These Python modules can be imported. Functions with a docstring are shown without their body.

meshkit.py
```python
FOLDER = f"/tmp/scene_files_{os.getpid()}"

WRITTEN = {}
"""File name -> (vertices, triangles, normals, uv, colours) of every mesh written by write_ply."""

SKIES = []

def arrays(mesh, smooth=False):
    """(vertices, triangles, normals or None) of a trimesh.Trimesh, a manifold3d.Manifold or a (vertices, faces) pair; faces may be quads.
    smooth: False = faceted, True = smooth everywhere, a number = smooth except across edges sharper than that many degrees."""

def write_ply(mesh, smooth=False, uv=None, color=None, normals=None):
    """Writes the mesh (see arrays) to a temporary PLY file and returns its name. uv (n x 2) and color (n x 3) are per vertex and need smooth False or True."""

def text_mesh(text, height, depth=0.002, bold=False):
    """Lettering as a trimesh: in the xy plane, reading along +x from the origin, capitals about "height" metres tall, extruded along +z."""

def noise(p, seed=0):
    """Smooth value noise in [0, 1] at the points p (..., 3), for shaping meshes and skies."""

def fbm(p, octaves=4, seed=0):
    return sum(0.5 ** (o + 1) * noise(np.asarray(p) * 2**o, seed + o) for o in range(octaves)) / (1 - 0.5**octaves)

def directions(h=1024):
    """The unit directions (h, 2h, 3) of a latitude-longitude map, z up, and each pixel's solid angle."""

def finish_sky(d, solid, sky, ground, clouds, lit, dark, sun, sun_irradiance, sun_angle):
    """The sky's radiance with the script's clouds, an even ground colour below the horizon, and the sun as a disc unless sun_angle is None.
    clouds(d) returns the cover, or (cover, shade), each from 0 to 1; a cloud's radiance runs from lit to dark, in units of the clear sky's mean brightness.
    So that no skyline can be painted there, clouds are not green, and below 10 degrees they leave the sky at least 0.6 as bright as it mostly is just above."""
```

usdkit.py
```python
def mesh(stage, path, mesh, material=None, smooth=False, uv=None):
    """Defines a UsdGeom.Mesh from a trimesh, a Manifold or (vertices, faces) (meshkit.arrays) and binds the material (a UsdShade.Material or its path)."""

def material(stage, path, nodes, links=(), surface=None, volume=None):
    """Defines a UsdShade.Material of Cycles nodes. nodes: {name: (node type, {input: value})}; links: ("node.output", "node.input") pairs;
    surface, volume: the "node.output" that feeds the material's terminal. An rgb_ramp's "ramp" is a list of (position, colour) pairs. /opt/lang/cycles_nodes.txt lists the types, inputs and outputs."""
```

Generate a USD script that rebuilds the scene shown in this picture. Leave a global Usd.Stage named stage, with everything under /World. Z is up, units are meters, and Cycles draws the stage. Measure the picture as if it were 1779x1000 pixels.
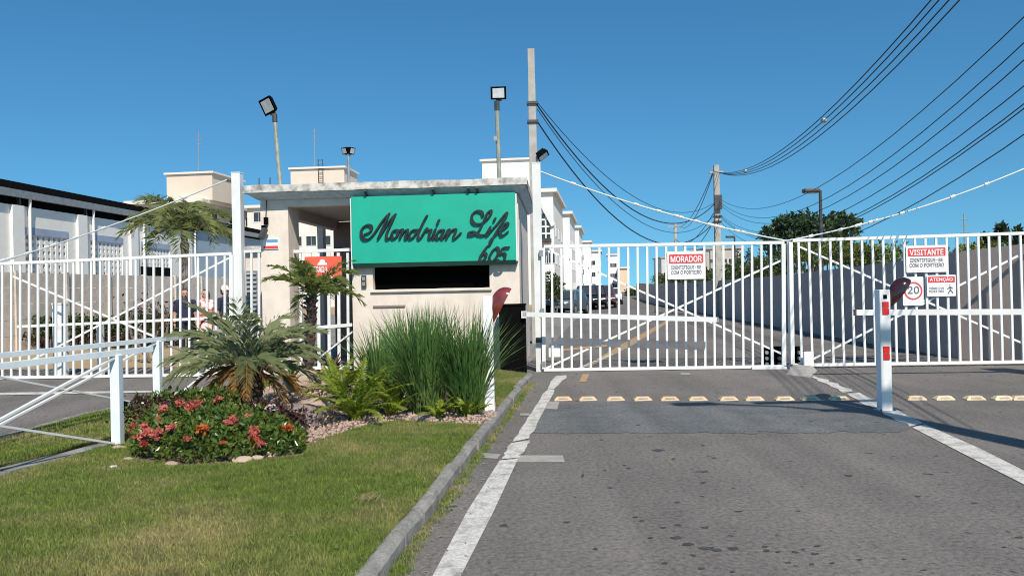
import math, random
import numpy as np, trimesh, usdkit, meshkit
import manifold3d as m3
from shapely.geometry import Polygon, Point, MultiPoint
from shapely.ops import unary_union
from pxr import Usd, UsdGeom, UsdLux, UsdShade, Gf, Sdf, Vt

stage = Usd.Stage.CreateInMemory()
UsdGeom.SetStageUpAxis(stage, UsdGeom.Tokens.z)
UsdGeom.SetStageMetersPerUnit(stage, 1.0)
stage.SetDefaultPrim(UsdGeom.Xform.Define(stage, '/World').GetPrim())
UsdGeom.Scope.Define(stage, '/World/Looks')
random.seed(7)
R = np.random.default_rng(7)
PI = math.pi

# ---------------------------------------------------------------- camera, sky, sun, exposure
F, CAMH, ROLL = 1350.0, 1.6, math.radians(1.2)
ca, sa = math.cos(ROLL), math.sin(ROLL)
cam = UsdGeom.Camera.Define(stage, '/World/camera')
cam.CreateHorizontalApertureAttr(36.0); cam.CreateFocalLengthAttr(36.0 * F / 1779.0)
cam.CreateClippingRangeAttr((0.05, 3000.0))
cam.AddTransformOp().Set(Gf.Matrix4d(ca, 0, -sa, 0, sa, 0, ca, 0, 0, -1, 0, 0, 0, 0, CAMH, 1))
EXPOSURE = 0.35
cam.CreateExposureAttr(EXPOSURE)
AZ, EL = (0.27, -0.963), math.radians(46)
dome = UsdLux.DomeLight.Define(stage, '/World/sky')
dome.GetPrim().SetCustomDataByKey('kind', 'structure')
SKY = usdkit.material(stage, '/World/Looks/sky', {
    's': ('sky_texture', {'sky_type': 'single_scattering', 'sun_disc': False, 'sun_elevation': EL, 'sun_rotation': math.atan2(*AZ), 'air_density': 1.0, 'aerosol_density': 0.6, 'ozone_density': 2.2}),
    't': ('texture_coordinate', {}), 'v': ('mapping', {'location': (0, 0, .12), 'scale': (1, 1, .90)}), 'vn': ('vector_math', {'math_type': 'normalize'}),
    'h': ('hsv', {'hue': 0.5, 'saturation': 1.2, 'value': 1.0}), 'w': ('mix_color', {'blend_type': 'multiply', 'fac': 1.0, 'b': (.57, .97, 1.0)}), 'b': ('background_shader', {'strength': 0.1})}, [('t.generated', 'v.vector'), ('v.vector', 'vn.vector1'), ('vn.vector', 's.vector'), ('s.color', 'h.color'), ('h.color', 'w.a'), ('w.result', 'b.color')], surface='b.background')
UsdShade.MaterialBindingAPI.Apply(dome.GetPrim()).Bind(SKY)
sun = UsdLux.DistantLight.Define(stage, '/World/sun')
sun.CreateIntensityAttr(1.15); sun.CreateAngleAttr(0.5); sun.CreateNormalizeAttr(True); sun.CreateColorAttr((1.0, 0.92, 0.81))
n_ = math.hypot(*AZ)
sd = Gf.Vec3d(AZ[0] / n_ * math.cos(EL), AZ[1] / n_ * math.cos(EL), math.sin(EL))
xx = Gf.Cross(Gf.Vec3d(0, 0, 1), sd).GetNormalized(); yy = Gf.Cross(sd, xx)
sun.AddTransformOp().Set(Gf.Matrix4d(*xx, 0, *yy, 0, *sd, 0, 0, 0, 30, 1))

# ---------------------------------------------------------------- from the photograph to places
def ray(px, py):
    u, v = (px - 889.5) / F, (500 - py) / F
    return u * ca + v * sa, -u * sa + v * ca
def G(px, py, z=0.0):
    u, v = ray(px, py); Y = (CAMH - z) / -v
    return np.array([u * Y, Y, z])
def W(px, py, Y):
    u, v = ray(px, py)
    return np.array([u * Y, Y, CAMH + v * Y])
class Plane:
    """An upright plane through P, its right-hand direction turned b degrees towards the camera; d counts backwards from it."""
    def __init__(s, P, b):
        b = math.radians(b); s.P = np.array(P, float); s.r = np.array([math.cos(b), -math.sin(b)]); s.d = np.array([math.sin(b), math.cos(b)])
    def at(s, px, py, d=0.0):
        u, v = ray(px, py); Y = (s.P @ s.d + d) / (u * s.d[0] + s.d[1])
        return float((np.array([u * Y, Y]) - s.P) @ s.r), float(CAMH + v * Y)
    def pt(s, a, z, d=0.0):
        q = s.P + a * s.r + d * s.d
        return np.array([q[0], q[1], z])
    def s(s, px, d=0.0, py=500): return s.at(px, py, d)[0]
    def z(s, px, py, d=0.0): return s.at(px, py, d)[1]
GP = Plane((0, 14.75), 3.5)      # the line of the gates
HP = Plane((0.13, 14.95), 3.5)   # the guardhouse front
RD = np.array([0.126, 0.992])    # the way the road runs

# ---------------------------------------------------------------- meshes
def hexa(c):
    return trimesh.Trimesh(np.array(c, float), [[0, 2, 1], [0, 3, 2], [4, 5, 6], [4, 6, 7], [0, 1, 5], [0, 5, 4], [1, 2, 6], [1, 6, 5], [2, 3, 7], [2, 7, 6], [3, 0, 4], [3, 4, 7]], process=False)
def box(x0, x1, y0, y1, z0, z1):
    return hexa([(x0, y0, z0), (x1, y0, z0), (x1, y1, z0), (x0, y1, z0), (x0, y0, z1), (x1, y0, z1), (x1, y1, z1), (x0, y1, z1)])
def pbox(P, s0, s1, z0, z1, d0, d1):
    return hexa([P.pt(s0, z0, d0), P.pt(s1, z0, d0), P.pt(s1, z0, d1), P.pt(s0, z0, d1), P.pt(s0, z1, d0), P.pt(s1, z1, d0), P.pt(s1, z1, d1), P.pt(s0, z1, d1)])
def bar(p, q, w, t, side=None, w2=None):
    """A straight bar of section w (across, along side) by t."""
    p, q = np.array(p, float), np.array(q, float); a = (q - p) / np.linalg.norm(q - p)
    if side is None: side = np.cross(a, [0, 0, 1]) if abs(a[2]) < .95 else np.array([1.0, 0, 0])
    s = np.array(side, float); s -= a * (s @ a); s /= np.linalg.norm(s); n = np.cross(s, a)
    w2 = w if w2 is None else w2
    o = lambda e, i, j, ww: e + s * ww / 2 * i + n * t / 2 * j * (ww / w)
    return hexa([o(p, -1, -1, w), o(p, 1, -1, w), o(p, 1, 1, w), o(p, -1, 1, w), o(q, -1, -1, w2), o(q, 1, -1, w2), o(q, 1, 1, w2), o(q, -1, 1, w2)][::1])
def tube(pts, r, n=6):
    pts = np.array(pts, float); k = len(pts); r = np.broadcast_to(r, (k,))
    t = np.gradient(pts, axis=0); t /= np.linalg.norm(t, axis=1, keepdims=True) + 1e-12
    ref = np.array([0, 0, 1.0]) if abs(t[0][2]) < .9 else np.array([1.0, 0, 0])
    V = []
    for i in range(k):
        a = np.cross(t[i], ref); a /= np.linalg.norm(a) + 1e-12; b = np.cross(t[i], a)
        ph = np.arange(n) / n * 2 * PI
        V.append(pts[i] + r[i] * (np.cos(ph)[:, None] * a + np.sin(ph)[:, None] * b))
    V = np.vstack(V + [pts[:1], pts[-1:]]); Fs = []
    for i in range(k - 1):
        for j in range(n):
            a, b, c, d = i * n + j, i * n + (j + 1) % n, (i + 1) * n + j, (i + 1) * n + (j + 1) % n
            Fs += [[a, b, d], [a, d, c]]
    for j in range(n):
        Fs += [[k * n, (j + 1) % n, j], [k * n + 1, (k - 1) * n + j, (k - 1) * n + (j + 1) % n]]
    m = trimesh.Trimesh(V, Fs, process=False); m.invert()
    return m
def cat(ms): return trimesh.util.concatenate([m for m in ms if m is not None])
def prism(poly, z0, z1):
    poly = poly if isinstance(poly, Polygon) else Polygon([(p[0], p[1]) for p in poly])
    m = trimesh.creation.extrude_polygon(poly.buffer(0), z1 - z0, engine='earcut'); m.apply_translation((0, 0, z0)); return m
def sheet(poly, z, grid=None):
    poly = poly if isinstance(poly, Polygon) else Polygon([(p[0], p[1]) for p in poly])
    v, f = trimesh.creation.triangulate_polygon(poly.buffer(0), engine='earcut')
    m = trimesh.Trimesh(np.c_[v, np.full(len(v), z)], f, process=False)
    if m.face_normals[:, 2].mean() < 0: m.invert()
    return m
def hullpts(p): return trimesh.convex.convex_hull(np.array(p, float))
def rbox(c, size, r):
    """A box with rounded edges, centred at c."""
    s = np.array(size) / 2 - r; b = m3.Manifold.sphere(r, 8)
    pts = [b.translate([float(x) for x in s * np.array(k)]) for k in np.ndindex(2, 2, 2) for k in [np.array(k) * 2 - 1]]
    m = m3.Manifold.batch_hull(pts).translate([float(x) for x in c]).to_mesh()
    return trimesh.Trimesh(m.vert_properties[:, :3], m.tri_verts, process=False)
def tm(man):
    m = man.to_mesh(); return trimesh.Trimesh(m.vert_properties[:, :3], m.tri_verts, process=False)
def mf(t):
    t = t.copy(); t.merge_vertices()
    return m3.Manifold(m3.Mesh(np.array(t.vertices, np.float32), np.array(t.faces, np.uint32)))
def spline(p, n=8):
    p = np.array(p, float); q = np.vstack([2 * p[0] - p[1], p, 2 * p[-1] - p[-2]]); out = []
    for i in range(1, len(q) - 2):
        for t in np.linspace(0, 1, n, endpoint=False):
            a, b, c, d = q[i - 1:i + 3]
            out.append(.5 * (2 * b + (c - a) * t + (2 * a - 5 * b + 4 * c - d) * t * t + (3 * b - a - 3 * c + d) * t ** 3))
    return np.array(out + [p[-1]])
def leaves(P, size, aspect=.45, rng=R, up=.3, spread=1.0):
    """Small pointed leaves, two triangles each folded at the midrib, at the points P."""
    P = np.array(P, float); n = len(P); size = np.broadcast_to(size, (n,)) * rng.uniform(.7, 1.25, n)
    d = rng.normal(size=(n, 3)) * spread; d[:, 2] += up; d /= np.linalg.norm(d, axis=1, keepdims=True)
    s = np.cross(d, rng.normal(size=(n, 3))); s /= np.linalg.norm(s, axis=1, keepdims=True); m = np.cross(d, s)
    L, Wd = size[:, None], (size * aspect)[:, None]
    tip, mid = P + d * L, P + d * L * .45
    V = np.stack([P, mid + s * Wd * .5 + m * Wd * .18, tip, mid - s * Wd * .5 + m * Wd * .18], 1).reshape(-1, 3)
    i = np.arange(n)[:, None] * 4
    return trimesh.Trimesh(V, np.vstack([i + [0, 1, 2], i + [0, 2, 3]]), process=False)
def blades(P, D, L, w, bend, rng=R, seg=3):
    """Grass-like blades: from P, leaning along D (horizontal), length L, width w, bent over by bend."""
    n = len(P); L = np.broadcast_to(L, (n,)); w = np.broadcast_to(w, (n,)); bend = np.broadcast_to(bend, (n,))
    sd_ = np.c_[-D[:, 1], D[:, 0], np.zeros(n)]; tw = rng.uniform(-1, 1, n)
    sd_ = sd_ * np.cos(tw)[:, None] + np.c_[D[:, :2], np.zeros(n)] * np.sin(tw)[:, None]
    V, k = [], seg + 1
    for i in range(k):
        t = i / seg; ang = bend * (.25 + .75 * t)
        c = P + np.c_[D[:, :2] * (np.sin(ang) * L * t)[:, None], np.cos(ang) * L * t]
        ww = (w * (1 - t ** 2.2) * .5 + .0004)[:, None]
        V += [c - sd_ * ww, c + sd_ * ww]
    V = np.stack(V, 1).reshape(-1, 3); b = np.arange(n)[:, None] * 2 * k; Fs = []
    for i in range(seg):
        o = 2 * i; Fs += [b + [o, o + 1, o + 3], b + [o, o + 3, o + 2]]
    return trimesh.Trimesh(V, np.vstack(Fs), process=False)
def rock(c, r, seed, sub=2, flat=.7):
    m = trimesh.creation.icosphere(sub, 1.0); v = m.vertices
    k = meshkit.fbm(v * 1.3 + seed * 7.1, 3, seed)
    v = v * (.62 + .75 * k)[:, None]; v[:, 2] *= flat
    m.vertices = v * np.array(r) + np.array(c); return m

# ---------------------------------------------------------------- prims
used, LOC = {}, {}
def path_for(parent, name):
    base = (parent.GetPath().pathString if parent else '/World') + '/'
    k = used.get(base + name, -1) + 1; used[base + name] = k
    return base + name + (f'_{k:03d}' if k else '')
def tag(o, label=None, cat=None, group=None, kind=None):
    p = o if isinstance(o, Usd.Prim) else o.GetPrim()
    for k, v in (('label', label), ('category', cat), ('group', group), ('kind', kind)):
        if v: p.SetCustomDataByKey(k, v)
    return p
def thing(name, label, cat, loc=(0, 0, 0), group=None, kind=None):
    x = UsdGeom.Xform.Define(stage, path_for(None, name)); loc = tuple(float(a) for a in loc)
    x.AddTranslateOp().Set(loc); LOC[x.GetPath().pathString] = np.array(loc)
    return tag(x, label, cat, group, kind)
def obj(name, mesh, mat, parent=None, smooth=False, label=None, cat=None, group=None, kind=None):
    if isinstance(mesh, (list, tuple)): mesh = cat_(mesh)
    if parent is not None:
        o = LOC.get(parent.GetPath().pathString, np.zeros(3)); mesh = mesh.copy(); mesh.apply_translation(-o)
    m = usdkit.mesh(stage, path_for(parent, name), mesh, mat, smooth=smooth)
    if parent is not None: LOC[m.GetPath().pathString] = o
    return tag(m, label, cat, group, kind)
cat_ = cat
def copy_of(first, name, loc, rotz=0, label=None, group=None, scale=None):
    x = UsdGeom.Xform.Define(stage, path_for(None, name)); x.AddTranslateOp().Set(tuple(float(a) for a in loc)); x.AddRotateZOp().Set(math.degrees(rotz))
    p = x.GetPrim(); p.GetReferences().AddInternalReference(first.GetPath()); p.SetInstanceable(True)
    c = first.GetCustomData()
    return tag(p, label or c['label'], c['category'], group or c.get('group'))

# ---------------------------------------------------------------- materials
def mat(name, c1, c2=None, scale=3.0, rough=.6, bump=0.0, bscale=40.0, lo=.35, hi=.65, detail=6, metal=0.0, spec=.5, fine=None, stretch=None, **extra):
    """Two tones mixed by noise in the place, with fine relief; fine = (scale, amount) of a small-grained darkening."""
    N = {'g': ('geometry', {}), 'p': ('principled_bsdf', dict(roughness=rough, metallic=metal, specular_ior_level=spec, **extra))}
    Lk, vec = [], 'g.position'
    if stretch:
        N['mp'] = ('mapping', {'scale': stretch}); Lk.append(('g.position', 'mp.vector')); vec = 'mp.vector'
    if c2 is None: c2 = tuple(.82 * a for a in c1)
    N['n'] = ('noise_texture', {'scale': scale, 'detail': detail, 'roughness': .6}); N['r'] = ('rgb_ramp', {'ramp': [(0, c1), (lo, c1), (hi, c2), (1, c2)]})
    Lk += [(vec, 'n.vector'), ('n.fac', 'r.fac')]; col = 'r.color'
    if fine:
        N['fn'] = ('noise_texture', {'scale': fine[0], 'detail': 3}); N['fr'] = ('rgb_ramp', {'ramp': [(0, (1 - fine[1],) * 3), (.42, (1 - fine[1] * .6,) * 3), (.58, (1,) * 3), (1, (1,) * 3)]})
        N['fm'] = ('mix_color', {'blend_type': 'multiply', 'fac': 1.0}); Lk += [('g.position', 'fn.vector'), ('fn.fac', 'fr.fac'), (col, 'fm.a'), ('fr.color', 'fm.b')]; col = 'fm.result'
    Lk.append((col, 'p.base_color'))
    if bump:
        N['bn'] = ('noise_texture', {'scale': bscale, 'detail': 4}); N['bu'] = ('bump', {'strength': bump, 'distance': .02})
        Lk += [('g.position', 'bn.vector'), ('bn.fac', 'bu.height'), ('bu.normal', 'p.normal')]
    return usdkit.material(stage, '/World/Looks/' + name, N, Lk, surface='p.BSDF')
def leafmat(name, c1, c2, scale=3.0, trans=.35, rough=.45, lo=.3, hi=.7, vary=False):
    tr = tuple(min(1, a * 1.5 + .01) for a in c1)
    if vary:
        return usdkit.material(stage, '/World/Looks/' + name, {
            'g': ('geometry', {}), 'n': ('noise_texture', {'scale': scale, 'detail': 5}), 'r': ('rgb_ramp', {'ramp': [(0, c1), (lo, c1), (hi, c2), (1, c2)]}), 'o': ('object_info', {}), 'q': ('rgb_ramp', {'ramp': [(0, (.55, .6, .6)), (.5, (1, 1, 1)), (1, (1.5, 1.4, 1.2))]}), 'x': ('mix_color', {'blend_type': 'multiply', 'fac': 1.0, 'use_clamp': False}),
            'p': ('principled_bsdf', {'roughness': rough, 'specular_ior_level': .35}), 't': ('translucent_bsdf', {'color': tr}), 'm': ('mix_closure', {'fac': trans})},
            [('g.position', 'n.vector'), ('n.fac', 'r.fac'), ('o.random', 'q.fac'), ('r.color', 'x.a'), ('q.color', 'x.b'), ('x.result', 'p.base_color'), ('x.result', 't.color'), ('p.BSDF', 'm.closure1'), ('t.BSDF', 'm.closure2')], surface='m.closure')
    return usdkit.material(stage, '/World/Looks/' + name, {
        'g': ('geometry', {}), 'n': ('noise_texture', {'scale': scale, 'detail': 5}), 'r': ('rgb_ramp', {'ramp': [(0, c1), (lo, c1), (hi, c2), (1, c2)]}),
        'p': ('principled_bsdf', {'roughness': rough, 'specular_ior_level': .35}), 't': ('translucent_bsdf', {'color': tr}), 'm': ('mix_closure', {'fac': trans})},
        [('g.position', 'n.vector'), ('n.fac', 'r.fac'), ('r.color', 'p.base_color'), ('r.color', 't.color'), ('p.BSDF', 'm.closure1'), ('t.BSDF', 'm.closure2')], surface='m.closure')
white = mat('white_paint', (.70, .71, .71), (.60, .60, .58), 2.2, .45, bump=.05, bscale=30)
gate_white = mat('gate_paint', (.73, .73, .71), (.50, .42, .36), 6, .45, lo=.66, hi=.8, bump=.08, bscale=40, fine=(3, .08))
white_old = mat('white_old_paint', (.76, .77, .77), (.48, .46, .43), 5, .5, lo=.5, hi=.75, bump=.1, bscale=40)
steel_blue = mat('pale_blue_paint', (.70, .77, .80), (.55, .60, .62), 4, .5, lo=.45, hi=.8)
cream = mat('cream_plaster', (.72, .63, .54), (.63, .54, .46), 1.2, .85, bump=.15, bscale=60, stretch=(2.5, 2.5, .5), fine=(4, .10))
cream_pale = mat('pale_plaster', (.70, .66, .61), (.62, .57, .52), .35, .85, bump=.1, bscale=30)
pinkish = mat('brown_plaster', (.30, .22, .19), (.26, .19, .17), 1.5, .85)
concrete = mat('weathered_concrete', (.58, .56, .52), (.16, .15, .14), 5.5, .9, lo=.42, hi=.68, bump=.3, bscale=35)
concrete_pole = mat('pole_concrete', (.40, .38, .34), (.30, .28, .25), 3, .9, bump=.2, bscale=50)
ceiling_m = mat('ceiling_plaster', (.74, .71, .67), (.66, .63, .59), 1, .9)
black = mat('black_paint', (.002, .002, .002), (.003, .003, .003), 6, .8, spec=.06)
dark = mat('dark_interior', (.004, .004, .004), (.005, .005, .005), 2, .9, spec=.1)
tinted = mat('tinted_window', (.0008, .0008, .001), (.001, .001, .001), 2, .6, spec=.02)
dark_metal = mat('dark_metal', (.035, .037, .04), (.06, .06, .06), 5, .5)
grey_metal = mat('galvanised_metal', (.34, .36, .36), (.24, .25, .25), 6, .5, metal=.4)
pipe_green = mat('weathered_pipe', (.33, .36, .32), (.22, .24, .2), 6, .6, metal=.2)
rubber = mat('rubber', (.02, .02, .02), (.03, .03, .03), 8, .8)
lens = mat('lamp_lens', (.55, .57, .58), (.4, .42, .44), 8, .2)
green_sign = mat('green_sign_paint', (.010, .37, .25), (.014, .32, .22), 1.6, .42, lo=.4, hi=.8, fine=(3, .06))
green_edge = mat('dark_green_edge', (.008, .10, .065), (.008, .08, .05), 3, .5)
letter_m = mat('dark_lettering', (.006, .014, .014), (.018, .026, .026), 9, .4)
red = mat('red_print', (.62, .06, .055), (.55, .05, .05), 3, .45)
orange = mat('orange_print', (.75, .11, .06), (.68, .1, .05), 3, .45)
blue_print = mat('blue_print', (.12, .3, .55), None, 3, .5)
print_white = mat('sign_white', (.80, .80, .80), (.74, .74, .75), 3, .4)
print_grey = mat('print_grey', (.12, .12, .13), (.16, .16, .16), 3, .5)
red_reflect = mat('red_reflector', (.55, .02, .015), (.45, .015, .01), 20, .25)
hood_m = mat('brown_acrylic', (.20, .035, .028), (.12, .022, .02), 8, .12, coat_weight=.6)
hood_dark = mat('dark_brown_acrylic', (.05, .012, .011), (.03, .01, .01), 8, .12, coat_weight=.6)
wire_m = mat('cable_black', (.02, .025, .03), None, 3, .7)
rope_m = mat('pale_cable', (.62, .66, .68), (.5, .53, .55), 3, .5)
yellow_line = mat('orange_road_paint', (.38, .23, .10), (.24, .19, .14), 7, .8, lo=.4, hi=.7)
white_line = mat('white_road_paint', (.56, .54, .50), (.27, .255, .24), 7, .8, lo=.46, hi=.72, fine=(45, .35), bump=.15, bscale=120)
stud_m = mat('orange_stud', (.62, .33, .16), (.50, .40, .26), 3, .6, fine=(60, .4))
stud_pale = mat('pale_stud', (.66, .56, .36), (.55, .38, .22), 4, .6, fine=(60, .4))
kerb_m = mat('kerb_concrete', (.30, .285, .26), (.13, .125, .115), 6, .92, lo=.35, hi=.72, bump=.6, bscale=45, fine=(70, .3))
pale_conc = mat('pale_concrete', (.33, .31, .28), (.24, .225, .21), 5, .9, bump=.3)
soil = mat('soil', (.20, .13, .085), (.12, .08, .055), 8, .95, bump=.6, bscale=60)
sand = mat('tan_ground', (.40, .28, .14), (.32, .24, .14), 1.5, .95, bump=.4, fine=(20, .3))
turf_m = mat('turf', (.075, .095, .028), (.14, .12, .055), 1.2, .95, bump=.6, bscale=60)
gravel_m = mat('gravel', (.48, .33, .26), (.26, .20, .17), 18, .9, lo=.3, hi=.7)
rock_m = mat('rock', (.28, .22, .19), (.14, .12, .12), 5, .9, bump=.7, bscale=25)
rock_pale = mat('pale_rock', (.44, .33, .25), (.30, .22, .18), 4, .9, bump=.7, bscale=25)
wall_grey = mat('grey_render', (.40, .325, .29), (.32, .26, .235), .35, .9, bump=.15, bscale=30, fine=(6, .08))
wall_block = mat('concrete_panel', (.66, .56, .46), (.50, .43, .37), 1.3, .9, fine=(8, .15))
ware_white = mat('warehouse_white', (.88, .84, .77), (.82, .78, .72), .4, .8, fine=(5, .05))
ware_blue = mat('blue_grey_paint', (.36, .45, .52), (.3, .38, .45), .6, .7)
roof_metal = mat('roof_metal', (.19, .21, .23), (.13, .14, .16), 1.5, .5, metal=.3)
bark = mat('palm_bark', (.085, .05, .038), (.04, .025, .02), 14, .95, bump=.8, bscale=30)
bark_grey = mat('grey_bark', (.22, .19, .16), (.12, .10, .09), 6, .95, bump=.6, bscale=20)
dead = leafmat('dead_frond', (.30, .16, .04), (.20, .10, .035), 9, .25)
palm_leaf = leafmat('palm_leaf', (.185, .225, .09), (.27, .29, .155), 4, .25)
palm_green = leafmat('young_palm_leaf', (.10, .16, .035), (.22, .23, .06), 4, .3)
palm_far = leafmat('far_palm_leaf', (.30, .31, .10), (.13, .17, .07), 1.5, .3)
reed = leafmat('tall_grass_leaf', (.065, .155, .035), (.13, .22, .06), 2, .3)
reed_tip = leafmat('tall_grass_dry', (.17, .16, .07), (.10, .13, .05), 3, .3)
fern_m = leafmat('fern_leaf', (.27, .33, .03), (.18, .25, .025), 4, .4)
ixora_m = leafmat('shrub_leaf', (.035, .085, .016), (.12, .15, .025), 7, .2, rough=.28)
petal = leafmat('red_petal', (.50, .09, .07), (.60, .22, .17), 14, .35)
petal_or = leafmat('orange_petal', (.58, .17, .04), (.5, .1, .03), 14, .35)
petal_white = leafmat('white_petal', (.7, .62, .58), (.6, .5, .48), 14, .3)
purple = leafmat('dark_red_leaf', (.075, .025, .022), (.04, .03, .02), 9, .2)
tree_m = leafmat('tree_leaf', (.022, .05, .018), (.05, .085, .028), .7, .2)
hedge_m = leafmat('hedge_leaf', (.06, .085, .018), (.035, .055, .014), 2, .25)
creeper_m = leafmat('creeper_leaf', (.17, .19, .035), (.07, .10, .025), 1.5, .3)
far_tree = leafmat('far_leaf', (.05, .07, .035), (.035, .05, .03), .5, .2)
grass_m = leafmat('lawn_grass', (.155, .21, .042), (.33, .29, .13), .75, .3, rough=.6, lo=.46, hi=.66, vary=True)
straw = leafmat('straw', (.42, .34, .18), (.3, .24, .12), 9, .3)
glass_dark = mat('window_glass', (.03, .035, .04), (.05, .055, .06), .6, .1)

# asphalt: grain, patches, tyre-worn tone and dark drops
def asphalt_mat(name, a, b, sc=.6):
    N = {'g': ('geometry', {}), 'n1': ('noise_texture', {'scale': sc, 'detail': 8, 'roughness': .72}), 'r1': ('rgb_ramp', {'ramp': [(.3, a), (.7, b)]}),
         'n2': ('noise_texture', {'scale': 130, 'detail': 2}), 'r2': ('rgb_ramp', {'ramp': [(.3, (.55,) * 3), (.5, (1,) * 3), (.68, (1.0,) * 3), (.78, (1.0,) * 3)]}),
         'm': ('mix_color', {'blend_type': 'multiply', 'fac': .9}), 'mp': ('mapping', {'scale': (1.0, .8, 1)}),
         'n3': ('noise_texture', {'scale': 7.5, 'detail': 1.5}), 'r3': ('rgb_ramp', {'ramp': [(0, (1,) * 3), (.70, (1,) * 3), (.73, (.42,) * 3), (1, (.3,) * 3)]}),
         'n4': ('noise_texture', {'scale': 28, 'detail': 6, 'roughness': .7}), 'r4': ('rgb_ramp', {'ramp': [(.32, (.5,) * 3), (.5, (.95,) * 3), (.68, (1.3,) * 3)]}), 'mt': ('mapping', {'scale': (1.1, .07, 1), 'rotation': (0, 0, .127)}), 'n5': ('noise_texture', {'scale': 1.6, 'detail': 4}), 'r5': ('rgb_ramp', {'ramp': [(.35, (.86,) * 3), (.6, (1.04,) * 3)]}), 'm5': ('mix_color', {'blend_type': 'multiply', 'fac': 1.0, 'use_clamp': False}), 'm2': ('mix_color', {'blend_type': 'multiply', 'fac': 1.0}), 'm3': ('mix_color', {'blend_type': 'multiply', 'fac': 1.0}),
         'bn': ('noise_texture', {'scale': 160, 'detail': 2}), 'bu': ('bump', {'strength': .5, 'distance': .006}), 'p': ('principled_bsdf', {'roughness': .88, 'specular_ior_level': .3})}
    L = [('g.position', 'n1.vector'), ('g.position', 'n2.vector'), ('n1.fac', 'r1.fac'), ('n2.fac', 'r2.fac'), ('r1.color', 'm.a'), ('r2.color', 'm.b'), ('g.position', 'mp.vector'), ('mp.vector', 'n3.vector'), ('n3.fac', 'r3.fac'),
         ('g.position', 'n4.vector'), ('n4.fac', 'r4.fac'), ('m.result', 'm3.a'), ('r4.color', 'm3.b'), ('m3.result', 'm2.a'), ('r3.color', 'm2.b'), ('g.position', 'mt.vector'), ('mt.vector', 'n5.vector'), ('n5.fac', 'r5.fac'), ('m2.result', 'm5.a'), ('r5.color', 'm5.b'), ('m5.result', 'p.base_color'), ('g.position', 'bn.vector'), ('bn.fac', 'bu.height'), ('bu.normal', 'p.normal')]
    return usdkit.material(stage, '/World/Looks/' + name, N, L, surface='p.BSDF')
asphalt = asphalt_mat('asphalt', (.132, .122, .113), (.195, .176, .162))
asphalt_patch = asphalt_mat('asphalt_patch', (.092, .104, .113), (.175, .17, .163), 1.7)
asphalt_far = asphalt_mat('asphalt_inner', (.21, .195, .18), (.27, .25, .23))

# ================================================================ THE SETTING
obj('ground', sheet([(-400, -60), (400, -60), (400, 900), (-400, 900)], -.05), sand, kind='structure')
rp = lambda pts, z=0: [tuple(G(x, y, z)[:2]) for x, y in pts]
obj('road', sheet([(-2.6, -8), (14.5, -8), (14, 14.0), (9.6, 14.2), (9.4, 26), (10.6, 41), (12.6, 68), (16, 95), (34, 230), (27, 230), (1.1, 22), (.45, 17.5), (.1, 14.9), (-.4, 14.3)], 0), asphalt, kind='structure')
obj('side_road', sheet([(-9.5, -6), (-5.3, -6)] + rp([(30, 762), (150, 727), (285, 700), (372, 682)]) + [(-4.6, 14.7), (-4.4, 17.2), (-30, 18.5), (-30, -6)], -.004), asphalt, kind='structure')
obj('inner_yard', sheet([(-6.2, 17.3), (0.55, 16.5), (1.3, 22), (5, 52), (-30, 60), (-26, 44), (-9.2, 26)], -.02), asphalt_far, kind='structure')
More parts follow.
